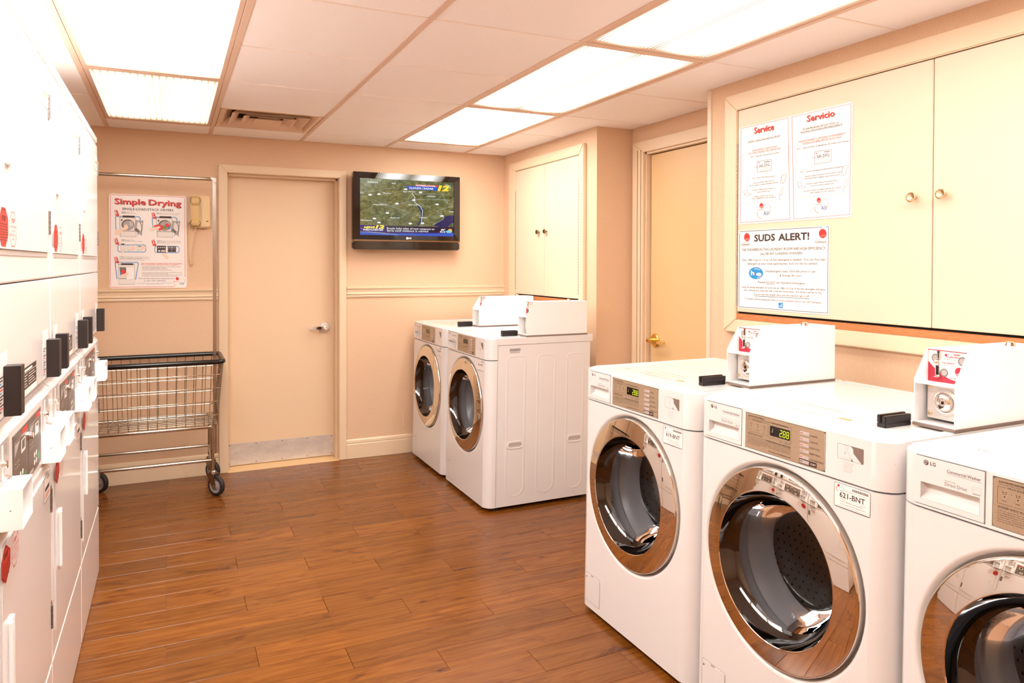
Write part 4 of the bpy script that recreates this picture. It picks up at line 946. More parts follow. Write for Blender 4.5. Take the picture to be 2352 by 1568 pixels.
# ================================================================== WASHERS (local: x into depth, y = 0.32 - w, front faces -x)
HW, ZC = 0.343, 0.553
PLAN = [(0.060, 0.343), (0.046, 0.3425), (0.034, 0.340), (0.022, 0.333), (0.012, 0.322), (0.004, 0.308), (0.0, 0.294)]
PLANF = [(x, y) for x, y in PLAN] + [(x, -y) for x, y in reversed(PLAN)]
FR = ((0, 0.32, 0), (0, -1, 0), (0, 0, 1))
def fsheet(x=0.0): return Sheet((x, 0.32, 0), (0, -1, 0), (0, 0, 1), lift=0.0003)
def make_washer():
    root = thing('washer', (0, 0, 0), 'washer', 'washer', 'white front-loading washers')
    # cabinet
    c = MB('white'); cx0, cx1, cyw, cz0, cz1 = 0.062, 0.665, HW-0.002, 0.022, 0.934
    c.geo([(x, y, z) for x in (cx0, cx1) for y in (-cyw, cyw) for z in (cz0, cz1)], [(4, 6, 7, 5), (0, 4, 5, 1), (2, 3, 7, 6), (0, 2, 6, 4), (1, 5, 7, 3)])
    cab = c.build('cabinet', root)
    # ribs pressed into both sides, handholds
    for sgn in (-1, 1):
        rb = MB('white')
        for xc in (0.178, 0.372, 0.565):
            lp_ = []
            for cz, a0 in ((0.828, 0), (0.125, PI)):
                if cz < 0.5: lp_ += [(xc+0.056*math.cos(a0+PI*i/12), cz+0.052*math.sin(a0+PI*i/12)) for i in range(13)]
                else: lp_ += [(xc+math.copysign(0.056*abs(math.cos(PI*i/12))**0.55, math.cos(PI*i/12)), cz+0.042*abs(math.sin(PI*i/12))**0.55) for i in range(13)]
            for d0, d1, h0, h1 in ((-0.008, -0.003, 0, 0.0011), (-0.003, 0.003, 0.0011, 0.0011), (0.003, 0.008, 0.0011, 0)):
                for i in range(len(lp_)):
                    j = (i+1) % len(lp_)
                    def off(p, d, hh):
                        cz = min(max(p[1], 0.125), 0.828); v = Vector((p[0]-xc, p[1]-cz)); v.normalize()
                        return (p[0]+v.x*d, sgn*(HW-0.002+hh), p[1]+v.y*d)
                    rb.face([off(lp_[i], d0, h0), off(lp_[j], d0, h0), off(lp_[j], d1, h1), off(lp_[i], d1, h1)])
        rb.build('side_rib', cab, merge=True, smooth=60)
        for xc in (0.178, 0.567):
            h = MB('white'); o2 = []; i2 = []
            for cx, a0 in ((xc+0.030, -PI/2), (xc-0.030, PI/2)):
                o2 += [(cx+0.020*math.cos(a0+PI*i/8), 0.365+0.020*math.sin(a0+PI*i/8)) for i in range(9)]
                i2 += [(cx+0.012*math.cos(a0+PI*i/8), 0.365+0.012*math.sin(a0+PI*i/8)) for i in range(9)]
            yy = HW-0.002
            for i in range(18):
                j = (i+1) % 18
                h.face([(o2[i][0], sgn*yy, o2[i][1]), (o2[j][0], sgn*yy, o2[j][1]), (o2[j][0], sgn*(yy+0.004), o2[j][1]), (o2[i][0], sgn*(yy+0.004), o2[i][1])])
                h.face([(o2[i][0], sgn*(yy+0.004), o2[i][1]), (o2[j][0], sgn*(yy+0.004), o2[j][1]), (i2[j][0], sgn*(yy+0.003), i2[j][1]), (i2[i][0], sgn*(yy+0.003), i2[i][1])])
                h.face([(i2[i][0], sgn*(yy+0.003), i2[i][1]), (i2[j][0], sgn*(yy+0.003), i2[j][1]), (i2[j][0], sgn*(yy+0.0006), i2[j][1]), (i2[i][0], sgn*(yy+0.0006), i2[i][1])])
            h.use('slot'); h.face([(p[0], sgn*(yy+0.0006), p[1]) for p in i2])
            h.build('handhold', cab)
    sh = Sheet((0, -HW+0.002, 0), (1, 0, 0), (0, 0, 1))
    for i in range(26): sh.rect(0.135+i*0.0026, 0.897, 0.135+i*0.0026+(0.0012 if i % 3 else 0.002), 0.914, 'grey_ink')
    sh.rect(0.137, 0.888, 0.198, 0.894, 'light_ink'); sh.mb.build('barcode', cab)
    # front panel with a round well for the door
    fp = MB('white'); R0 = 0.292; y1_, z0_, z1_ = 0.294, 0.022, 0.849
    angs = sorted(set([2*PI*i/72 for i in range(72)] + [math.atan2(z-ZC, y) % (2*PI) for y in (-y1_, y1_) for z in (z0_, z1_)]))
    def outer(a):
        ca, sa = math.cos(a), math.sin(a); k = 1e9
        if abs(ca) > 1e-9: k = min(k, y1_/abs(ca))
        if sa > 1e-9: k = min(k, (z1_-ZC)/sa)
        if sa < -1e-9: k = min(k, (z0_-ZC)/sa)
        return (ca*k, ZC+sa*k)
    well = [(0.292, 0.0), (0.2880, 0.0010), (0.2845, 0.0035), (0.2815, 0.009), (0.2795, 0.017), (0.279, 0.034), (0.20, 0.036)]
    n = len(angs)
    for i in range(n):
        a, b_ = angs[i], angs[(i+1) % n]; p, q = outer(a), outer(b_)
        if math.hypot(p[0], p[1]-ZC) < R0+1e-4 and math.hypot(q[0], q[1]-ZC) < R0+1e-4: pass
        fp.face([(0, *p), (0, *q), (0, R0*math.cos(b_), ZC+R0*math.sin(b_)), (0, R0*math.cos(a), ZC+R0*math.sin(a))])
        for (r0, d0), (r1, d1) in zip(well[:-1], well[1:]):
            fp.face([(d0, r0*math.cos(a), ZC+r0*math.sin(a)), (d0, r0*math.cos(b_), ZC+r0*math.sin(b_)), (d1, r1*math.cos(b_), ZC+r1*math.sin(b_)), (d1, r1*math.cos(a), ZC+r1*math.sin(a))])
    for s_ in (-1, 1):
        for (xa, ya), (xb, yb) in zip(PLAN[:-1], PLAN[1:]):
            fp.face([(xa, s_*ya, z0_), (xb, s_*yb, z0_), (xb, s_*yb, z1_), (xa, s_*ya, z1_)])
    fp.face([(x, y, z1_) for x, y in PLANF]); fp.face([(x, y, z0_) for x, y in PLANF])
    fp.build('front_panel', root, merge=True, smooth=32, wn=True)
    # control fascia with openings for drawer and display
    fa = MB('white'); za, zb = 0.8535, 0.9745
    holes = [(0.3035, 0.139, 0.8585, 0.9685), (0.1260, -0.1605, 0.8605, 0.9635)]    # y hi, y lo, z lo, z hi
    ys = sorted({-0.294, 0.294, *[h[0] for h in holes[1:]], *[h[1] for h in holes]}); ys.append(0.294) if 0.294 not in ys else None
    zs = sorted({za, zb-0.012, *[h[2] for h in holes], *[h[3] for h in holes]}); zs = [z for z in zs if z <= zb-0.0055]
    ztop = zb-0.005; zs.append(ztop); zs = sorted(set(zs))
    for a, b_ in zip(ys[:-1], ys[1:]):
        for z0q, z1q in zip(zs[:-1], zs[1:]):
            ym, zm = (a+b_)/2, (z0q+z1q)/2
            if any(h[1] < ym < h[0] and h[2] < zm < h[3] for h in holes): continue
            fa.face([(0, a, z0q), (0, b_, z0q), (0, b_, z1q), (0, a, z1q)])
    for hy1, hy0, hz0, hz1 in holes:
        hy1 = min(hy1, 0.294)
        for p, q in (((hy0, hz0), (hy1, hz0)), ((hy1, hz0), (hy1, hz1)), ((hy1, hz1), (hy0, hz1)), ((hy0, hz1), (hy0, hz0))): fa.face([(0, *p), (0, *q), (0.02, *q), (0.02, *p)])
        fa.face([(0.02, hy0, hz0), (0.02, hy1, hz0), (0.02, hy1, hz1), (0.02, hy0, hz1)])
    for s_ in (-1, 1):
        for (xa, ya), (xb, yb) in zip(PLAN[:-1], PLAN[1:]): fa.face([(xa, s_*ya, za), (xb, s_*yb, za), (xb, s_*yb, ztop), (xa, s_*ya, ztop)])
    def inset(d): return [(x+d, y*(1-d/0.34)) for x, y in PLANF]
    prev = [(x, y, ztop) for x, y in PLANF]
    for d, z in ((0.0012, 0.9725), (0.004, 0.9745), (0.009, 0.976), (0.05, 0.9765)):
        nxt = [(min(x, 0.060) if x < 0.06 else 0.060, y, z) for x, y in inset(d)]
        for i in range(len(prev)-1): fa.face([prev[i], prev[i+1], nxt[i+1], nxt[i]])
        prev = nxt
    fa.face([(x, y, za) for x, y in PLANF])
    fas = fa.build('control_fascia', root, merge=True, smooth=35, wn=True)
    # top cover: slightly sunk middle, raised rim
    t = MB('white'); zt = 0.9765
    O = [(0.052, -HW), (0.680, -HW), (0.680, HW), (0.052, HW)]; I = [(0.060, -0.318), (0.655, -0.318), (0.655, 0.318), (0.060, 0.318)]; J = [(0.066, -0.306), (0.643, -0.306), (0.643, 0.306), (0.066, 0.306)]
    def q4(A, za_, B_, zb_):
        for i in range(4):
            j = (i+1) % 4; t.face([(*A[i], za_), (*A[j], za_), (*B_[j], zb_), (*B_[i], zb_)])
    q4(O, 0.936, O, zt-0.003); q4(O, zt-0.003, [(0.055, -HW+0.003), (0.677, -HW+0.003), (0.677, HW-0.003), (0.055, HW-0.003)], zt); q4([(0.055, -HW+0.003), (0.677, -HW+0.003), (0.677, HW-0.003), (0.055, HW-0.003)], zt, I, zt); q4(I, zt, J, zt-0.004)
    t.face([(*p, zt-0.004) for p in J]); t.face([(*p, 0.936) for p in O])
    top = t.build('top_cover', root, merge=True, smooth=30, wn=True)
    sh = Sheet((0.0, 0.32, zt-0.004), (0, -1, 0), (1, 0, 0), lift=0.0003)     # reads from the front
    sh.line([(0.180, 0.215), (0.355, 0.215)], 0.004, 'orange'); sh.text('LEAVE OPEN WHEN DONE', 0.185, 0.120, 0.016, 'light_ink', w_=0.20, shear=.0); sh.text('LG', 0.075, 0.140, 0.014, 'grey_ink')
    for i in range(3): sh.arc(0.225+0.05*i, 0.170, 0.018, 0.018, 0, 2*PI, 0.0015, 'orange', n=12); sh.rect(0.218+0.05*i, 0.166, 0.230+0.05*i, 0.173, 'light_ink')
    for i in range(4): sh.rect(0.17, 0.150+0.006*i, 0.205, 0.1515+0.006*i, 'light_ink')
    sh.rect(0.40, 0.135, 0.44, 0.150, 'orange'); sh.rect(0.445, 0.13, 0.50, 0.131, 'light_ink'); sh.mb.build('lettering', top)
    # drawer
    d = MB('white'); X0 = -0.0012
    ya, yb_, z0q, z1q = 0.3012, 0.1415, 0.8605, 0.9665; ra, rb_, rz0, rz1 = 0.2815, 0.1505, 0.8725, 0.9100
    d.box(X0, 0.012, yb_, ya, rz1, z1q); d.box(X0, 0.012, yb_, ya, z0q, rz0); d.box(X0, 0.012, ra, ya, rz0, rz1); d.box(X0, 0.012, yb_, rb_, rz0, rz1)
    dr = d.build('drawer', root)
    d = MB('white'); ra_, rb2, zl_, zh2 = ra-0.0005, rb_+0.0005, rz0+0.0005, rz1-0.0005
    d.geo([(X0, ra_, zl_), (X0, rb2, zl_), (0.018, rb2, rz0+0.012), (0.018, ra_, rz0+0.012), (0.0185, ra_, zh2), (0.0185, rb2, zh2), (X0, ra_, zh2), (X0, rb2, zh2)], [(0, 1, 2, 3), (3, 2, 5, 4), (4, 5, 7, 6), (0, 3, 4, 6), (1, 7, 5, 2)]); d.build('finger_pull', dr)
    sh = Sheet((X0, 0.32, 0), (0, -1, 0), (0, 0, 1), lift=0.0002)
    sh.circle(0.0505, 0.9545, 0.0058, 0.0058, 'ink', 1, 24); sh.arc(0.0505, 0.9545, 0.0038, 0.0038, 0, 1.5*PI, 0.0008, 'paper2', 2, 12); sh.rect(0.0500, 0.952, 0.0508, 0.958, 'paper2', 2); sh.rect(0.0500, 0.952, 0.0528, 0.9528, 'paper2', 2)
    sh.text('LG', 0.0605, 0.9505, 0.0078, 'ink', bold=.015, w_=0.0125); sh.text('Commercial Washer', 0.0985, 0.9445, 0.0068, 'grey_ink', w_=0.072, bold=.01); sh.rect(0.0980, 0.9415, 0.1715, 0.9421, 'grey_ink')
    sh.text('INVERTER', 0.0945, 0.9255, 0.0018, 'grey_ink', w_=0.024); sh.text('Direct Drive', 0.0945, 0.9155, 0.0078, 'grey_ink', w_=0.048)
    sh.frame(0.1545, 0.9135, 0.1715, 0.9300, 0.0006, 0.0005, 'light_ink'); sh.arc(0.163, 0.921, 0.0065, 0.0045, 0.2, 3.0, 0.0005, 'light_ink', n=8); sh.rect(0.1555, 0.9140, 0.1705, 0.9165, 'light_ink')
    sh.mb.build('lettering', dr)
    # control panel
    fsh = fsheet(); 
    pn = MB('panel'); s0 = Sheet((-0.0012, 0.32, 0), (0, -1, 0), (0, 0, 1))
    pn.prism([s0.P(*p, 0) for p in s0.rr(0.1960, 0.8620, 0.4780, 0.9620, 0.006)], (0.010, 0, 0)); pnl = pn.build('control_panel', root, label='champagne control panel')
    ed = MB('chrome'); ed.box(-0.0016, 0.004, -0.1600, -0.1582, 0.864, 0.960); ed.build('trim_edge', pnl)
    sh = Sheet((-0.0012, 0.32, 0), (0, -1, 0), (0, 0, 1), lift=0.0002)
    T = sh.text
    T('SUDS=EXCESS SUDS REMOVAL', 0.2065, 0.9540, 0.0032, 'ink', w_=0.062, bold=.02); T('Too much soap results in extended cycle time and higher water consumption', 0.2065, 0.9500, 0.0020, 'ink', w_=0.148)
    sh.line([(0.222, 0.9455), (0.205, 0.9455), (0.205, 0.9115), (0.283, 0.9115), (0.283, 0.9455), (0.266, 0.9455)], 0.0005, 'ink'); T('PROCESSING', 0.244, 0.9438, 0.0036, 'ink', align='c', w_=0.039)
    for i, t_ in enumerate(('WASH', 'RINSE', 'SPIN')):
        x = 0.2185+i*0.0255; sh.line([(x-.004, 0.938), (x-.003, 0.932), (x+.003, 0.932), (x+.004, 0.938)], 0.0006, 'ink'); sh.line([(x-.004, 0.936), (x, 0.9355), (x+.004, 0.937)], 0.0005, 'ink'); sh.circle(x, 0.9270, 0.0014, 0.0014, 'ink', 1, 8); T(t_, x, 0.9175, 0.0022, 'ink', align='c')
        if i < 2: sh.circle(x+0.0128, 0.9345, 0.0008, 0.0008, 'ink', 1, 6)
    sh.line([(0.297, 0.9505), (0.2875, 0.9505), (0.2875, 0.9085), (0.3680, 0.9085), (0.3680, 0.9505), (0.360, 0.9505)], 0.0005, 'ink'); T('EST TIME REMAINING', 0.3285, 0.9487, 0.0036, 'ink', align='c', w_=0.060)
    T('DOOR LOCK', 0.3665, 0.9030, 0.0024, 'ink', align='r'); sh.circle(0.331, 0.9042, 0.0015, 0.0015, 'ink', 1, 8); T('UE-REDISTRIBUTE LOAD - PRESS START', 0.3665, 0.8970, 0.0026, 'ink', align='r', w_=0.089); sh.rect(0.278, 0.8955, 0.3665, 0.8959, 'ink')
    T('WASHER SAFETY RULES', 0.2055, 0.9035, 0.0030, 'ink', w_=0.058, bold=.01); sh.rect(0.2055, 0.9018, 0.2635, 0.9022, 'ink')
    for i, t_ in enumerate(('1) Do not open the door until the cycle has completed, the door lock light shuts off, and', 'the rotating drum has come to a stop.  2) Do not wash articles that are flammable,', 'contain flammable fumes or flammable materials.  3) Do not tamper with the door safety switch', 'or door lock.  4) Do not attempt to open the door or place hands into the washer to', 'remove or add clothes during operation.  5) Do not allow children to operate and play', 'in or around the machine.')):
        T(t_, 0.2055, 0.8965-0.0044*i, 0.0021, 'ink', w_=0.161 if i < 5 else 0.050)
    T('www.lgcommerciallaundry.com', 0.3665, 0.8680, 0.0034, 'ink', align='r', w_=0.080, bold=.01)
    for i, t_ in enumerate(('WHITES', 'COLORS', 'DELICATES', 'PERM. PRESS', 'ADD SUPER WASH')): T(t_, 0.4330, 0.9420-0.0157*i, 0.0042, 'ink', maxw=0.041)
    sh.rrect(0.3965, 0.8640, 0.4545, 0.8770, 0.0015, 'ink', 1); T('START', 0.4340, 0.8680, 0.0045, 'white_ink', 2, w_=0.0175, bold=.01)
    sh.mb.build('lettering', pnl)
    for i in range(6):
        zc = 0.9455-0.0157*i if i < 5 else 0.8705
        bt = MB('slot').box(-0.0032, 0.0, 0.32-0.4300, 0.32-0.3990, zc-0.0045, zc+0.0045).build('button', pnl, bevel=0.0008, seg=1)
        q_ = MB('red' if i < 5 else 'ink').box(-0.00345, -0.003, 0.32-0.4085, 0.32-0.4020, zc+0.0005, zc+0.0022); q_.build('mark', bt)
    ds = MB('lcd'); ds.prism([s0.P(*p, 0)+Vector((-0.0006, 0, 0)) for p in s0.rr(0.2915, 0.9150, 0.3635, 0.9430, 0.003)], (0.002, 0, 0)); dsp = ds.build('display', pnl)
    sh = Sheet((-0.0018, 0.32, 0), (0, -1, 0), (0, 0, 1), lift=0.0002)
    if True:
        for i, ch in enumerate('285'): seg7(sh, 0.3265+i*0.0120, 0.9190, 0.0090, 0.0190, ch if i != 2 else '8', 'digit')
        sh.circle(0.3368, 0.9215, 0.0010, 0.0010, 'digit', 2, 8)
    dg_ = sh.mb.build('digits', dsp)
    sh = Sheet((-0.0018, 0.32, 0), (0, -1, 0), (0, 0, 1), lift=0.0002); sh.line([(0.3005, 0.9270), (0.3025, 0.9365)], 0.0012, 'light_ink'); sh.circle(0.3000, 0.9262, 0.0018, 0.0014, 'light_ink', 2, 8); sh.mb.build('icon', dsp)
    # coin instruction picture and list
    sh = fsheet(); sh.frame(0.5170, 0.9080, 0.5930, 0.9450, 0.003, 0.0007, 'grey_ink')
    sh.poly([(0.5555, 0.9450), (0.5930, 0.9450), (0.5930, 0.9080), (0.5880, 0.9080), (0.5640, 0.9290), (0.5630, 0.9390)], 'gasket', 1); sh.poly([(0.5580, 0.9080), (0.5580, 0.9150), (0.5650, 0.9080)], 'gasket', 1)
    sh.line([(0.5385, 0.9440), (0.5400, 0.9370), (0.5480, 0.9290), (0.5540, 0.9170), (0.5580, 0.9130)], 0.0006, 'light_ink', 2); sh.line([(0.5385, 0.9440), (0.5555, 0.9450)], 0.0006, 'light_ink', 2); sh.line([(0.5400, 0.9280), (0.5400, 0.9200)], 0.0009, 'grey_ink', 2); sh.line([(0.5200, 0.9140), (0.5560, 0.9120)], 0.0005, 'light_ink', 2); sh.arc(0.550, 0.937, 0.004, 0.004, 0, 5, 0.0005, 'light_ink', 2, 10)
    for i, t_ in enumerate(('1. LOAD MACHINE', '2. CLOSE DOOR', '3. INSERT COIN', '4. SELECT CYCLE', '5. PRESS START')): sh.text(t_, 0.5345, 0.8995-0.0053*i, 0.0026, 'light_ink')
    sh.mb.build('coin_instructions', root)
    for s_ in (-1, 1):
        b_ = MB('white'); b_.lathe([(0.011, -0.0030), (0.0085, -0.0014), (0.006, -0.0020)], (0.0285, s_*0.3345, 0.921), (-0.8, s_*0.6, 0), 20)
        bo = b_.build('screw_boss', root, smooth=50)
        MB('steel').lathe([(0.004, -0.002), (0.0035, 0.0), (0.001, 0.0006)], (0.0275, s_*0.3353, 0.921), (-0.8, s_*0.6, 0), 12).build('screw', bo, smooth=40)
    # door: mirror ring, dark inner bevel, glass bowl
    RA = [(0.2730, 0.030), (0.2735, 0.000), (0.2725, -0.004), (0.2700, -0.0062), (0.2675, -0.0070), (0.2655, -0.00752), (0.2575, -0.00958), (0.2475, -0.01200), (0.2375, -0.01425), (0.2275, -0.01635), (0.2175, -0.01830), (0.2140, -0.01895), (0.2125, -0.0192), (0.2105, -0.0197), (0.2080, -0.0197), (0.2060, -0.0180)]
    door = MB('ringchrome').lathe([(r, -h) for r, h in RA], (0, 0, ZC), (-1, 0, 0), 180, caps=False).build('door_ring', root, smooth=40, label='mirror chrome door ring')
    IB = [(0.2062, -0.0185), (0.2035, -0.0115), (0.1970, 0.004), (0.1880, 0.018), (0.1790, 0.026), (0.1740, 0.030)]
    MB('bezel_in').lathe([(r, -h) for r, h in IB], (0, 0, ZC), (-1, 0, 0), 72, caps=False).build('inner_bezel', door, smooth=50)
    GB = [(0.1745, 0.0295), (0.1690, 0.045), (0.1600, 0.075), (0.1500, 0.105), (0.1420, 0.130), (0.1350, 0.142), (0.1200, 0.150), (0.0700, 0.158), (0.0200, 0.161)]
    g_ = MB('glass').lathe([(r, -h) for r, h in GB], (0, 0, ZC), (-1, 0, 0), 64, caps=False)
    g_.face([(0.161, 0.02*math.cos(2*PI*i/64), ZC+0.02*math.sin(2*PI*i/64)) for i in range(64)])
    g_.build('door_glass', door, smooth=60)
    BT = [(0.200, 0.036), (0.205, 0.060), (0.198, 0.075), (0.204, 0.090), (0.194, 0.105), (0.186, 0.120), (0.182, 0.140), (0.176, 0.150), (0.172, 0.165)]
    MB('boot').lathe([(r, -h) for r, h in BT], (0, 0, ZC), (-1, 0, 0), 64, caps=False).build('door_boot', root, smooth=50, label='grey rubber door boot')
    DR = [(0.174, 0.166), (0.178, 0.164), (0.182, 0.172), (0.205, 0.190), (0.236, 0.200), (0.238, 0.210), (0.238, 0.505), (0.225, 0.520), (0.10, 0.535), (0.08, 0.520), (0.03, 0.515), (0.001, 0.515)]
    dm = MB('drum').lathe([(r, -h) for r, h in DR], (0, 0, ZC), (-1, 0, 0), 64, caps=False).build('drum', root, smooth=40)
    hs2 = MB('dark')
    for i in range(54):
        if i % 18 in (0, 1): continue
        a = 2*PI*i/54
        for j in range(11):
            aa = a+(PI/54 if j % 2 else 0); x = 0.225+j*0.024; rr_ = 0.2372
            e = Vector((0, -math.sin(aa), math.cos(aa))); cpt = Vector((x, rr_*math.cos(aa), ZC+rr_*math.sin(aa)))
            hs2.face([cpt+e*(0.0042*math.cos(k*PI/3))+Vector((0.0042*math.sin(k*PI/3), 0, 0)) for k in range(6)])
    hs2.build('drum_holes', dm, kind='stuff')
    for i in range(3):
        a = 2*PI*i/3+0.5; e = Vector((0, -math.sin(a), math.cos(a))); rv = Vector((0, math.cos(a), math.sin(a))); o3 = Vector((0, 0, ZC))
        lf = MB('drum'); A = [o3+rv*0.237+e*0.035+Vector((0.215, 0, 0)), o3+rv*0.237-e*0.035+Vector((0.215, 0, 0)), o3+rv*0.19-e*0.012+Vector((0.235, 0, 0)), o3+rv*0.19+e*0.012+Vector((0.235, 0, 0))]
        lf.prism(A, (0.26, 0, 0)); lf.build('drum_baffle', dm, bevel=0.008)
    # filter cover, feet
    fcs = fsheet(-0.001); fcm = MB('white'); s0 = Sheet((-0.0022, 0.32, 0), (0, -1, 0), (0, 0, 1))
    fcm.prism([s0.P(*p, 0) for p in s0.rr(0.0275, 0.048, 0.129, 0.157, 0.006)], (0.004, 0, 0)); fc = fcm.build('filter_cover', root, bevel=0.0012, seg=2)
    s1 = Sheet((-0.0002, 0.32, 0), (0, -1, 0), (0, 0, 1), lift=0.0002); s1.frame(0.0262, 0.0467, 0.1303, 0.1583, 0.007, 0.0012, 'gasket'); s1.mb.build('painted_gap_line', fc)  # grey outline painted as the shaded gap around the cover
    b_ = MB('light_ink').box(-0.0028, 0, 0.32-0.085, 0.32-0.068, 0.1525, 0.158); b_.build('latch', fc)
    MB('ink').lathe([(0.003, 0), (0.002, 0.001)], (-0.0022, 0.32-0.036, 0.142), (-1, 0, 0), 10).build('screw', fc)
    for x in (0.075, 0.62):
        for y in (-0.31, 0.31): MB('rubber').lathe([(0.020, 0.0), (0.020, 0.006), (0.010, 0.009), (0.007, 0.012), (0.007, 0.024)], (x, y, 0.0), (0, 0, 1), 16).build('foot', root, smooth=40)
    return root, dg_, dsp

def make_tag(root, code):
    sh = fsheet(); x0_, y0_, x1_, y1_ = 0.5100, 0.7850, 0.6145, 0.8460
    mb = MB('paper2'); s0 = Sheet((-0.0006, 0.32, 0), (0, -1, 0), (0, 0, 1)); mb.prism([s0.P(*p, 0) for p in s0.rr(x0_, y0_, x1_, y1_, 0.004)], (0.0006, 0, 0)); tg = mb.build('number_tag', root)
    sh = Sheet((-0.0006, 0.32, 0), (0, -1, 0), (0, 0, 1), lift=0.0002)
    sh.frame(x0_+.0005, y0_+.0005, x1_-.0005, y1_-.0005, 0.004, 0.0011, 'ink'); sh.rect(x0_+.003, y0_+.0004, x1_-.003, y0_+.0018, 'ink')
    sh.circle(0.5225, 0.8390, 0.0034, 0.0034, 'red', 1, 14); sh.arc(0.5215, 0.8310, 0.0062, 0.0052, 2.0, 4.9, 0.0011, 'red', n=10); sh.arc(0.5330, 0.8330, 0.0050, 0.0060, -1.4, 2.2, 0.0011, 'ltblue', n=10); sh.text('ASI', 0.5275, 0.8260, 0.0035, 'navy_ink'); sh.rect(0.5155, 0.8335, 0.5255, 0.8340, 'red')
    for i in range(26): sh.rect(0.5640+i*0.00175, 0.8345, 0.5640+i*0.00175+(0.0008 if i % 3 else 0.0013), 0.8405, 'ink')
    sh.text('Please use this number to report service', 0.6050, 0.8295, 0.0016, 'red', align='r', w_=0.066); sh.text(code, 0.5265, 0.8120, 0.0128, 'ink', w_=0.073, bold=.012)
    sh.text('For Service:', 0.5290, 0.8065, 0.0021, 'ink'); sh.text('Para Servicio:', 0.6030, 0.8062, 0.0021, 'ink', align='r'); sh.text('1-877-COINMACH (1-877-264-6622)', 0.5310, 0.8010, 0.0024, 'ink', w_=0.062); sh.text('Visit our website:', 0.5290, 0.7945, 0.0022, 'ink', w_=0.027); sh.text('WWW.COINMACH.COM', 0.5580, 0.7945, 0.0024, 'red', w_=0.042); sh.text('Customers may leave the machine identity label on the property at all times', 0.5220, 0.7895, 0.0015, 'ink', w_=0.084)
    sh.mb.build('lettering', tg)

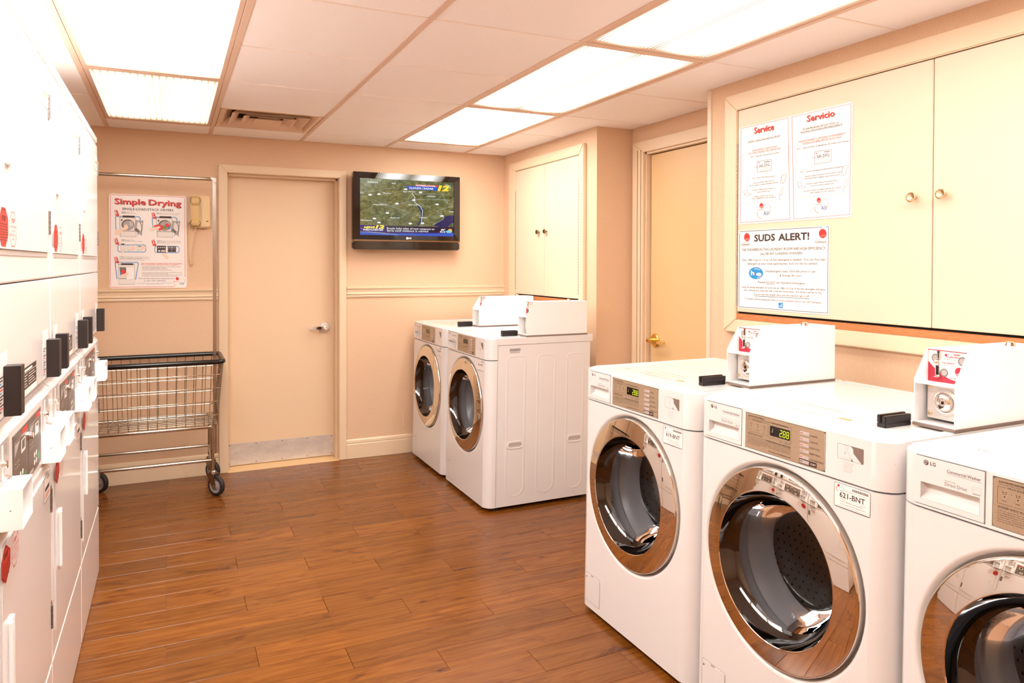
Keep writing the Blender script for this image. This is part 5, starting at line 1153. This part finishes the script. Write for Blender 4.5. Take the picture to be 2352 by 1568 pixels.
def make_meter():
    root = thing('coin_meter', (0, 0, 0), 'meter', 'coin box', 'white coin boxes on the washers')
    # local: x from front (0) back to 0.405, y 0 (left) to -0.110 (right), z up from washer top
    W, Lx, Hh, tb = 0.110, 0.402, 0.1985, 0.008
    MB('gasket').box(-0.003, Lx+0.002, -W-0.002, 0.002, 0, tb).build('base_plate', root, bevel=0.0006, seg=1, label='taupe base plate')
    sidep = [(0.0, tb), (0.0, 0.120), (0.050, Hh), (Lx, Hh), (Lx, tb)]
    bx = MB('white_flat')
    for y in (0.0, -W+0.002): bx.prism([(x, y, z) for x, z in sidep], (0, -0.002, 0))
    bx.box(0.050, Lx, -W+0.0021, -0.0021, Hh-0.002, Hh); bx.box(Lx-0.002, Lx, -W+0.0021, -0.0021, tb, Hh-0.002); bx.box(0.002, Lx-0.003, -W+0.0021, -0.0021, tb, tb+0.002)
    body = bx.build('housing', root)
    MB('white_flat').box(0.001, 0.054, -W+0.0021, -0.0021, 0.110, 0.1125).build('shelf', body)
    lb = MB('paper').box(0.0535, 0.0555, -W+0.0021, -0.0021, 0.1125, Hh-0.002).build('coin_label', root)
    s_ = Sheet((0.0535, -0.0021, 0.1125), (0, -1, 0), (0, 0, 1), lift=0.0003); w_, h_ = 0.1058, 0.084
    s_.rect(0, h_-0.0025, w_, h_, 'dkred', 1)
    cur = [(0, 0), (w_, 0), (w_, 0.012)] + [(w_*(1-t), 0.012-0.010*math.sin(t*PI*0.5)*(1-t)*2+0.040*t**2.2) for t in [i/14 for i in range(15)]]
    s_.poly(cur, 'dkred', 1)
    for cx, cy, r_ in ((0.020, 0.062, 0.0105), (0.092, 0.060, 0.012), (0.044, 0.026, 0.0105)):
        s_.circle(cx, cy, r_, r_, 'grey_ink', 2); s_.circle(cx, cy, r_*0.72, r_*0.72, 'light_ink', 3)
        for k in range(16):
            a = 2*PI*k/16; s_.rect(cx+r_*.86*math.cos(a)-.0006, cy+r_*.86*math.sin(a)-.0006, cx+r_*.86*math.cos(a)+.0006, cy+r_*.86*math.sin(a)+.0006, 'light_ink', 3)
    s_.poly([(0.043, 0.072), (0.051, 0.0765), (0.051, 0.0675)], 'dkred', 2); s_.text('Insert', 0.085, 0.0735, 0.0042, 'dkred', align='r', bold=.02, w_=0.016); s_.text('Coins Here', 0.085, 0.0665, 0.0042, 'dkred', align='r', bold=.02, w_=0.033); s_.text('Ponga Monedas Aquí', 0.085, 0.0605, 0.0026, 'grey_ink', align='r', w_=0.042)
    s_.text('Coin Return', 0.037, 0.0500, 0.0042, 'dkred', bold=.015, w_=0.034); s_.text('Vuelta De la Moneda', 0.037, 0.0440, 0.0026, 'grey_ink', w_=0.040)
    s_.circle(0.083, 0.032, 0.0105, 0.012, 'dkred', 3); 
    for k in range(3): s_.line([(0.066+k*.005, 0.018), (0.078+k*.005, 0.029)], 0.0012, 'paper2', 4)
    s_.text('Coinmach', 0.060, 0.0125, 0.0055, 'ink', 4, w_=0.040, shear=.2)
    s_.mb.build('lettering', lb)
    k = MB('chrome'); k.box(0.0495, 0.0535, -0.0360, -0.0285, 0.1720, 0.1940); k.use('dark'); k.box(0.0492, 0.0496, -0.0335, -0.0312, 0.1735, 0.1925); k.build('coin_slot', root)
    k = MB('chrome'); k.lathe([(0.0075, 0), (0.0075, 0.004), (0.005, 0.006)], (0.0535, -0.0265, 0.1640), (-1, 0, 0), 18); k.lathe([(0.004, 0.006), (0.004, 0.008), (0.005, 0.009), (0.002, 0.010)], (0.0535, -0.0265, 0.1640), (-1, 0, 0), 14); k.build('return_knob', root, smooth=40)
    k = MB('chrome'); k.box(0.0500, 0.0535, -0.0350, -0.0235, 0.1285, 0.1565); k.use('dark'); k.box(0.0496, 0.0501, -0.0330, -0.0255, 0.1310, 0.1550); k.use('chrome'); k.lathe([(0.0015, 0), (0.008, 0.0008), (0.0115, 0.0035), (0.0108, 0.004), (0.007, 0.0015)], (0.0495, -0.0295, 0.1240), (0, 0, 1), 20, caps=False); k.build('return_cup', root, smooth=40)
    lp_ = MB('steel').box(0.0400, 0.0425, -W+0.004, -0.0100, 0.018, 0.1085).build('lock_plate', root, bevel=0.0008, label='steel lock plate')
    k = MB('steel'); k.lathe([(0.0345, 0.0), (0.0345, 0.0015), (0.029, 0.004), (0.026, 0.003), (0.024, -0.001)], (0.0400, -0.058, 0.064), (-1, 0, 0), 32, caps=False); k.build('lock_collar', lp_, smooth=40)
    k = MB('chrome'); k.lathe([(0.0235, -0.002), (0.0235, 0.006), (0.022, 0.010), (0.0195, 0.012), (0.009, 0.0125), (0.008, 0.0110)], (0.0400, -0.058, 0.064), (-1, 0, 0), 32); k.use('dark'); k.box(0.0272, 0.0282, -0.0605, -0.0555, 0.0605, 0.0675); k.build('lock', lp_, smooth=40)
    k = MB('champ')
    for y in (-0.018, -0.098):
        for z in (0.030, 0.1015): k.lathe([(0.006, 0), (0.0055, 0.002), (0.003, 0.0032)], (0.0400, y, z), (-1, 0, 0), 14)
    k.build('rivet', lp_, smooth=40)
    MB('chrome').lathe([(0.0135, 0), (0.0135, 0.003), (0.0105, 0.008), (0.0105, 0.011), (0.008, 0.012)], (0.300, -0.066, Hh), (0, 0, 1), 24).build('top_lock', root, smooth=35)
    return root
def make_reader(length=0.100, w_=0.026, h_=0.032):
    """card swipe lying along x: two walls on a base with a slot between"""
    rd = MB('black'); rd.box(0, length, -w_, 0, 0, h_*0.35); rd.box(0, length, -w_*0.42, 0, h_*0.35, h_); rd.box(0, length, -w_, -w_*0.56, h_*0.35, h_*0.94)
    return rd
def lean(o):                      # the fronts stand a little forward at the bottom
    for ch in o.children:
        if ch.type == 'MESH' and 'leaned' not in ch.data:
            for v in ch.data.vertices: v.co.x -= 0.016*(1-v.co.z/0.976)
            ch.data['leaned'] = 1
        lean(ch)
washer0, digits0, disp0 = make_washer()
lean(washer0)
meter0 = make_meter()
ZT = 0.9766
PW_ = 0.703
spots = [  # X front, Y centre, number, washer label, meter label, reader label
 (0.785, 2.357, '625-BNT', 'white washer numbered 625-BNT, in the far corner below the television', 'white coin box on the corner washer below the television', 'black card reader on the corner washer below the television'),
 (0.785, 1.654, '623-BNT', 'white washer numbered 623-BNT, right one of the rear pair with its ribbed side showing', 'white coin box in front of the small cupboard, on the nearer rear washer', 'black card reader on the nearer washer of the rear pair'),
 (0.710, -0.182, '619-BNT', 'white washer numbered 619-BNT, farthest of the three front washers', 'white coin box under the suds notice, on the farthest front washer', 'black card reader left of the coin box under the suds notice'),
 (0.710, -0.885, '621-BNT', 'white washer numbered 621-BNT, middle of the three front washers', 'white coin box showing its lock, on the middle front washer', 'black card reader on the middle front washer, left of the open-fronted coin box'),
 (0.710, -1.588, None, 'white washer cut off by the right edge, nearest of the three front washers', 'white coin box on the nearest front washer, out past the right edge', 'black card reader on the nearest front washer'),
]
for i, (X, Y, code, la, lm, lr) in enumerate(spots):
    wsh = copy_tree(washer0) if i < 4 else washer0
    wsh.location = (X, Y, 0); wsh['label'] = la
    if i < 2:
        for p in wsh.children:
            if p.name.startswith('control_panel'):
                for q_ in p.children:
                    if q_.name.startswith('display'):
                        for r_ in list(q_.children):
                            if r_.name.startswith('digits'): D.objects.remove(r_)
    if code: make_tag(wsh, code)
    lean(wsh)
    mt = copy_tree(meter0) if i < 4 else meter0
    mt.location = (X+0.238, Y-0.232, ZT); mt['label'] = lm
    rd = make_reader().build('card_reader', bevel=0.0015)
    rd.location = (X+0.142, Y-0.197, ZT-0.004); tag(rd, lr, 'card reader', 'black card readers on the washers')

# ================================================================== STACKED DRYERS (local: x towards the room, y = u along the row)
DW = 0.700
def make_dryer():
    root = thing('stacked_dryer', (0, 0, 0), 'dryer', 'dryer', 'white stacked dryers along the left wall')
    def prof(name, pts, bevel=0.004, m='dryer_white', par=root):
        return MB(m).prism([(x, 0.003, z) for x, z in pts], (0, DW-0.003, 0)).build(name, par, bevel=bevel, seg=3)
    MB('dryer_white').box(-0.70, -0.030, 0.004, DW-0.001, 0.015, 1.955).build('cabinet', root, bevel=0.004)
    prof('kick_panel', [(-0.03, 0.004), (0.0, 0.004), (0.0, 0.298), (-0.03, 0.298)])
    prof('lower_front', [(-0.03, 0.302), (0.0, 0.302), (0.0, 0.876), (-0.03, 0.876)])
    con = prof('control_console', [(-0.03, 0.880), (0.0, 0.880), (0.0, 1.052), (-0.022, 1.070), (-0.03, 1.070)], 0.0035)
    prof('middle_panel', [(-0.03, 1.070), (-0.018, 1.070), (-0.018, 1.078), (0.0, 1.091), (0.0, 1.3505), (-0.03, 1.3505)], 0.003)
    prof('upper_front', [(-0.03, 1.353), (0.0, 1.353), (0.0, 1.918), (-0.03, 1.918)])
    prof('top_strip', [(-0.03, 1.925), (0.0, 1.925), (0.0, 1.958), (-0.03, 1.958)], 0.006)
    rs = Sheet((0, 0, 0), (0, 1, 0), (0, 0, 1), lift=0.0003)     # front artwork, reads from the room
    for z0q, z1q, zh, zl in ((0.362, 0.845, (0.788, 0.474), 0.766), (1.420, 1.886, (1.843, 1.533), 1.427)):
        d = MB('dryer_white').box(0.0, 0.0035, 0.048, 0.655, z0q, z1q).build('door', root, bevel=0.003, seg=2)
        zc, zh_ = (1.656, 0.068) if z0q > 1 else (0.602, 0.080)
        h = MB('white_flat'); h.box(0.0035, 0.0125, 0.094, 0.108, zc-zh_, zc+zh_); h.box(0.0035, 0.0085, 0.132, 0.142, zc-zh_, zc+zh_); h.box(0.0035, 0.0085, 0.108, 0.132, zc+zh_-0.012, zc+zh_); h.box(0.0035, 0.0085, 0.108, 0.132, zc-zh_, zc-zh_+0.012)
        h.build('handle', d, bevel=0.003)
        for zt_ in zh:
            hg = MB('hinge'); hg.box(0.0, 0.0025, 0.657, 0.690, zt_-0.064, zt_)
            for k in range(5): hg.lathe([(0.0042, 0.0008), (0.0042, 0.0122)], (0.0045, 0.6575, zt_-0.064+k*0.0128), (0, 0, 1), 10)
            hg.build('hinge', d)
        # stop stickers
        st = Sheet((0.0037, 0, 0), (0, 1, 0), (0, 0, 1), lift=0.0003)
        if z0q > 1: zb_, hgt = 1.426, 0.076
        else: zb_, hgt = 0.766, 0.077
        def octo(x0_, x1_, a, b_, n_=0.3): 
            w2 = (x1_-x0_); return [(x0_+w2*n_, a), (x1_-w2*n_, a), (x1_, a+(b_-a)*0.28), (x1_, b_-(b_-a)*0.28), (x1_-w2*n_, b_), (x0_+w2*n_, b_), (x0_, b_-(b_-a)*0.28), (x0_, a+(b_-a)*0.28)]
        n_ = 0.3 if z0q > 1 else 0.06
        if z0q < 1: st.poly([(0.0795, zb_), (0.122, zb_+0.022), (0.122, zb_+0.055), (0.0795, zb_+hgt), (0.037, zb_+0.055), (0.037, zb_+0.022)], 'red', 1); st.line([(0.0795, zb_+.004), (0.118, zb_+0.024), (0.118, zb_+0.053), (0.0795, zb_+hgt-.004), (0.041, zb_+0.053), (0.041, zb_+0.024)], 0.0012, 'ink', 2, True)
        else: st.poly(octo(0.037, 0.122, zb_, zb_+hgt), 'red', 1); st.line([(0.062, zb_+hgt-.004), (0.097, zb_+hgt-.004)], 0.0015, 'ink', 2)
        st.text('STOP', 0.0795, zb_+hgt-0.026, 0.010, 'ink', 2, align='c', bold=.02)
        for k in range(7): st.rect(0.046, zb_+0.012+k*0.0052, 0.113, zb_+0.0132+k*0.0052, 'ink', 2)
        st.mb.build('stop_sticker', d, label='red stop sticker')
        st = Sheet((0.0037, 0, 0), (0, 1, 0), (0, 0, 1), lift=0.0003); w0, w1 = 0.136, 0.208
        st.line(octo(w0, w1, zb_+.002, zb_+hgt-.004), 0.0014, 'red', 1, True); st.text('STOP', (w0+w1)/2, zb_+hgt-0.026, 0.009, 'red', 2, align='c', bold=.02)
        for k, t_ in enumerate(('YOU MUST CLEAN', 'LINT FILTER', 'BEFORE EACH LOAD', 'GRACIAS')): st.text(t_, (w0+w1)/2, zb_+hgt-0.036-k*0.0085, 0.0045, 'red', 2, align='c', maxw=w1-w0-0.006)
        st.mb.build('lint_sticker', d, label='white sticker with red outline')
        st = Sheet((0.0037, 0, 0), (0, 1, 0), (0, 0, 1), lift=0.0003)
        ta, tb_ = (1.800, 1.862) if z0q > 1 else (0.777, 0.842)
        st.rrect(0.550, ta, 0.652, tb_, 0.003, 'paper2', 1); st.frame(0.551, ta+.001, 0.651, tb_-.001, 0.003, 0.001, 'ink' if z0q < 1 else 'light_ink', 2)
        if z0q < 1:
            for k in range(6): st.rect(0.566+k*0.0118, ta+0.026, 0.574+k*0.0118, ta+0.037, 'ink', 2)
        for k in range(3): st.rect(0.562, ta+0.010+k*0.004, 0.640, ta+0.0115+k*0.004, 'red' if z0q < 1 else 'light_ink', 2)
        if z0q > 1:
            for k in range(6): st.rect(0.566+k*0.0118, ta+0.026, 0.574+k*0.0118, ta+0.037, 'orange', 2)
        for k in range(14): st.rect(0.60+k*0.003, tb_-0.012, 0.6015+k*0.003, tb_-0.006, 'ink' if z0q < 1 else 'light_ink', 2)
        st.mb.build('number_tag', d)
    MB('slot').box(-0.002, 0.0012, 0.060, 0.640, 1.4085, 1.4165).build('lip_shade_strip', root, bevel=0.0008, seg=1)  # grey strip painted as the finger recess's shade under the upper door
    # card readers standing upright, tags beside them, dark label between
    for u, lab in ((0.086, 'l'), (0.625, 'r')):
        rd = MB('black'); a, b_ = u, u+0.037
        rd.box(0, 0.030, a, a+0.0150, 1.092, 1.191); rd.box(0, 0.0125, a+0.0150, a+0.0190, 1.092, 1.191); rd.box(0, 0.030, a+0.0190, b_, 1.092, 1.191)
        rd.build('card_reader', root, bevel=0.0010)
        st = Sheet((0, 0, 0), (0, 1, 0), (0, 0, 1), lift=0.0004)
        x0_ = 0.044 if lab == 'l' else 0.560; x1_ = 0.126 if lab == 'l' else 0.658
        st.rect(x0_, 1.093, x1_, 1.219, 'paper2', 1)
        xx = x0_+0.012 if lab == 'r' else x0_+0.006
        for k in range(12): st.rect(xx, 1.104+k*0.006, xx+0.016+0.012*((k*7) % 3), 1.1065+k*0.006, 'red' if k in (1, 7) else 'blue' if k in (6, 9) else 'ink', 2)
        st.mb.build('reader_notice', root)
    st = Sheet((0, 0, 0), (0, 1, 0), (0, 0, 1), lift=0.0004); st.rect(0.235, 1.093, 0.468, 1.157, 'black', 1); st.rect(0.245, 1.094, 0.467, 1.108, 'paper2', 2)
    st.rect(0.29, 1.1475, 0.41, 1.1530, 'paper2', 2); st.rect(0.24, 1.1445, 0.463, 1.1455, 'paper2', 2)
    for k in range(5):
        st.rect(0.245, 1.114+k*0.006, 0.345-0.01*(k % 2), 1.1155+k*0.006, 'paper2', 2); st.rect(0.360, 1.114+k*0.006, 0.455-0.015*(k % 3), 1.1155+k*0.006, 'paper2', 2)
    st.mb.build('instruction_label', root, label='black instruction label')
    # console: display pair, slots, lock
    for a, b_, side in ((0.172, 0.345, 'l'), (0.349, 0.522, 'r')):
        pn = MB('taupe').box(0, 0.0018, a, b_, 0.898, 1.034).build('display_panel', con, bevel=0.0006, seg=1, label='dark control display')
        st = Sheet((0.0018, 0, 0), (0, 1, 0), (0, 0, 1), lift=0.0003); w2 = b_-a
        st.poly([(a+.012, 1.012), (a+.072, 1.012), (a+.012, 0.985)], 'light_ink', 1); st.line([(a+.008, 1.016), (a+w2-.006, 1.016)], 0.0008, 'white_ink', 1)
        st.rect(a+w2-.075, 1.0185, a+w2-.012, 1.029, 'red', 1)
        st.rect(a+.085, 0.9785, a+.135, 1.008, 'white_ink', 1); st.rect(a+.095, 0.9855, a+.126, 1.005, 'lcd', 2)
        for k in range(6): st.rect(a+.020+(k % 3)*.018, 0.960+(k//3)*.010, a+.026+(k % 3)*.018, 0.9625+(k//3)*.010, 'white_ink', 1)
        for k in range(4): st.circle(a+.075+(k % 2)*.026, 0.918+(k//2)*.018, 0.0095, 0.0068, 'white_ink', 1, 14)
        st.circle(a+.130, 0.922, 0.0105, 0.0095, 'green', 1, 16); st.line([(a+.148, 0.902), (a+.148, 1.012)], 0.0006, 'white_ink', 1)
        st.rect(a+.010, 0.902, a+.060, 0.911, 'light_ink', 1)
        st.mb.build('display_print', pn)
    k = MB('chrome'); k.lathe([(0.0105, 0), (0.0105, 0.003), (0.0080, 0.004), (0.0080, 0.009), (0.0065, 0.010)], (0.0015, 0.347, 0.998), (1, 0, 0), 20); k.build('console_lock', con, smooth=35)
    for u0 in (0.034, 0.552):
        sp_ = MB('slot').box(0, 0.0016, u0, u0+0.100, 0.962, 1.047).build('slot_plate', con, bevel=0.0006, seg=1, label='grey coin slot plate')
        k = MB('white_flat'); k.box(0.0016, 0.0026, u0+0.026, u0+0.036, 0.966, 1.040); k.build('coin_slot', sp_)
        k = MB('chrome'); k.lathe([(0.0070, 0), (0.0070, 0.005), (0.0080, 0.006), (0.0080, 0.009), (0.005, 0.010)], (0.0016, u0+0.030, 1.004), (1, 0, 0), 16); k.build('return_button', sp_, smooth=35)
        lpz = [(0.0016+0.012*math.sin(PI*i/10)*1.0, u0+0.020+0.042*i/10, 0.9745) for i in range(11)]
        MB('chrome').tube(lpz, 0.0022, 6).build('return_cup', sp_, smooth=50)
        st = Sheet((0.0016, 0, 0), (0, 1, 0), (0, 0, 1), lift=0.0003); st.frame(u0+0.052, 1.018, u0+0.072, 1.036, 0.001, 0.0008, 'grey_ink'); st.text('25', u0+0.056, 1.022, 0.008, 'grey_ink'); st.mb.build('coin_mark', sp_)
        # coin vault: hollow box with a lock inside
        vb = MB('white_flat'); y0_, y1_ = u0-0.003, u0+0.106; zb_, zt_ = 0.882, 0.961; X = 0.040
        vb.box(0, X, y0_, y0_+0.0022, zb_, zt_); vb.box(0, X, y1_-0.0022, y1_, zb_, zt_); vb.box(0, X, y0_+0.0022, y1_-0.0022, zt_-0.0022, zt_); vb.box(0, X, y0_+0.0022, y1_-0.0022, zb_, zb_+0.0022); vb.box(0.0, 0.004, y0_+0.0022, y1_-0.0022, zb_+0.0022, zt_-0.0022)
        va = vb.build('coin_vault', con, bevel=0.0007, seg=1)
        MB('chrome').lathe([(0.016, 0), (0.016, 0.008), (0.012, 0.011), (0.004, 0.011)], (0.004, (y0_+y1_)/2, 0.921), (1, 0, 0), 20).build('lock', va, smooth=35)
        MB('grey_ink').lathe([(0.0014, 0), (0.0008, 0.0006)], (0.020, y0_, 0.921), (0, -1, 0), 8).build('pin', va)
    return root
dry0 = make_dryer()
dl = ['white stacked dryer nearest the camera, at the left edge', 'white stacked dryer in the middle of the row on the left', 'white stacked dryer farthest along the row, next to the wire cart']
for i, y in enumerate((-0.757, -0.052, 0.655)):
    t = dry0 if i == 2 else copy_tree(dry0)
    t.location = (-1.110, y, 0); t['label'] = dl[i]
bpy.context.view_layer.update()
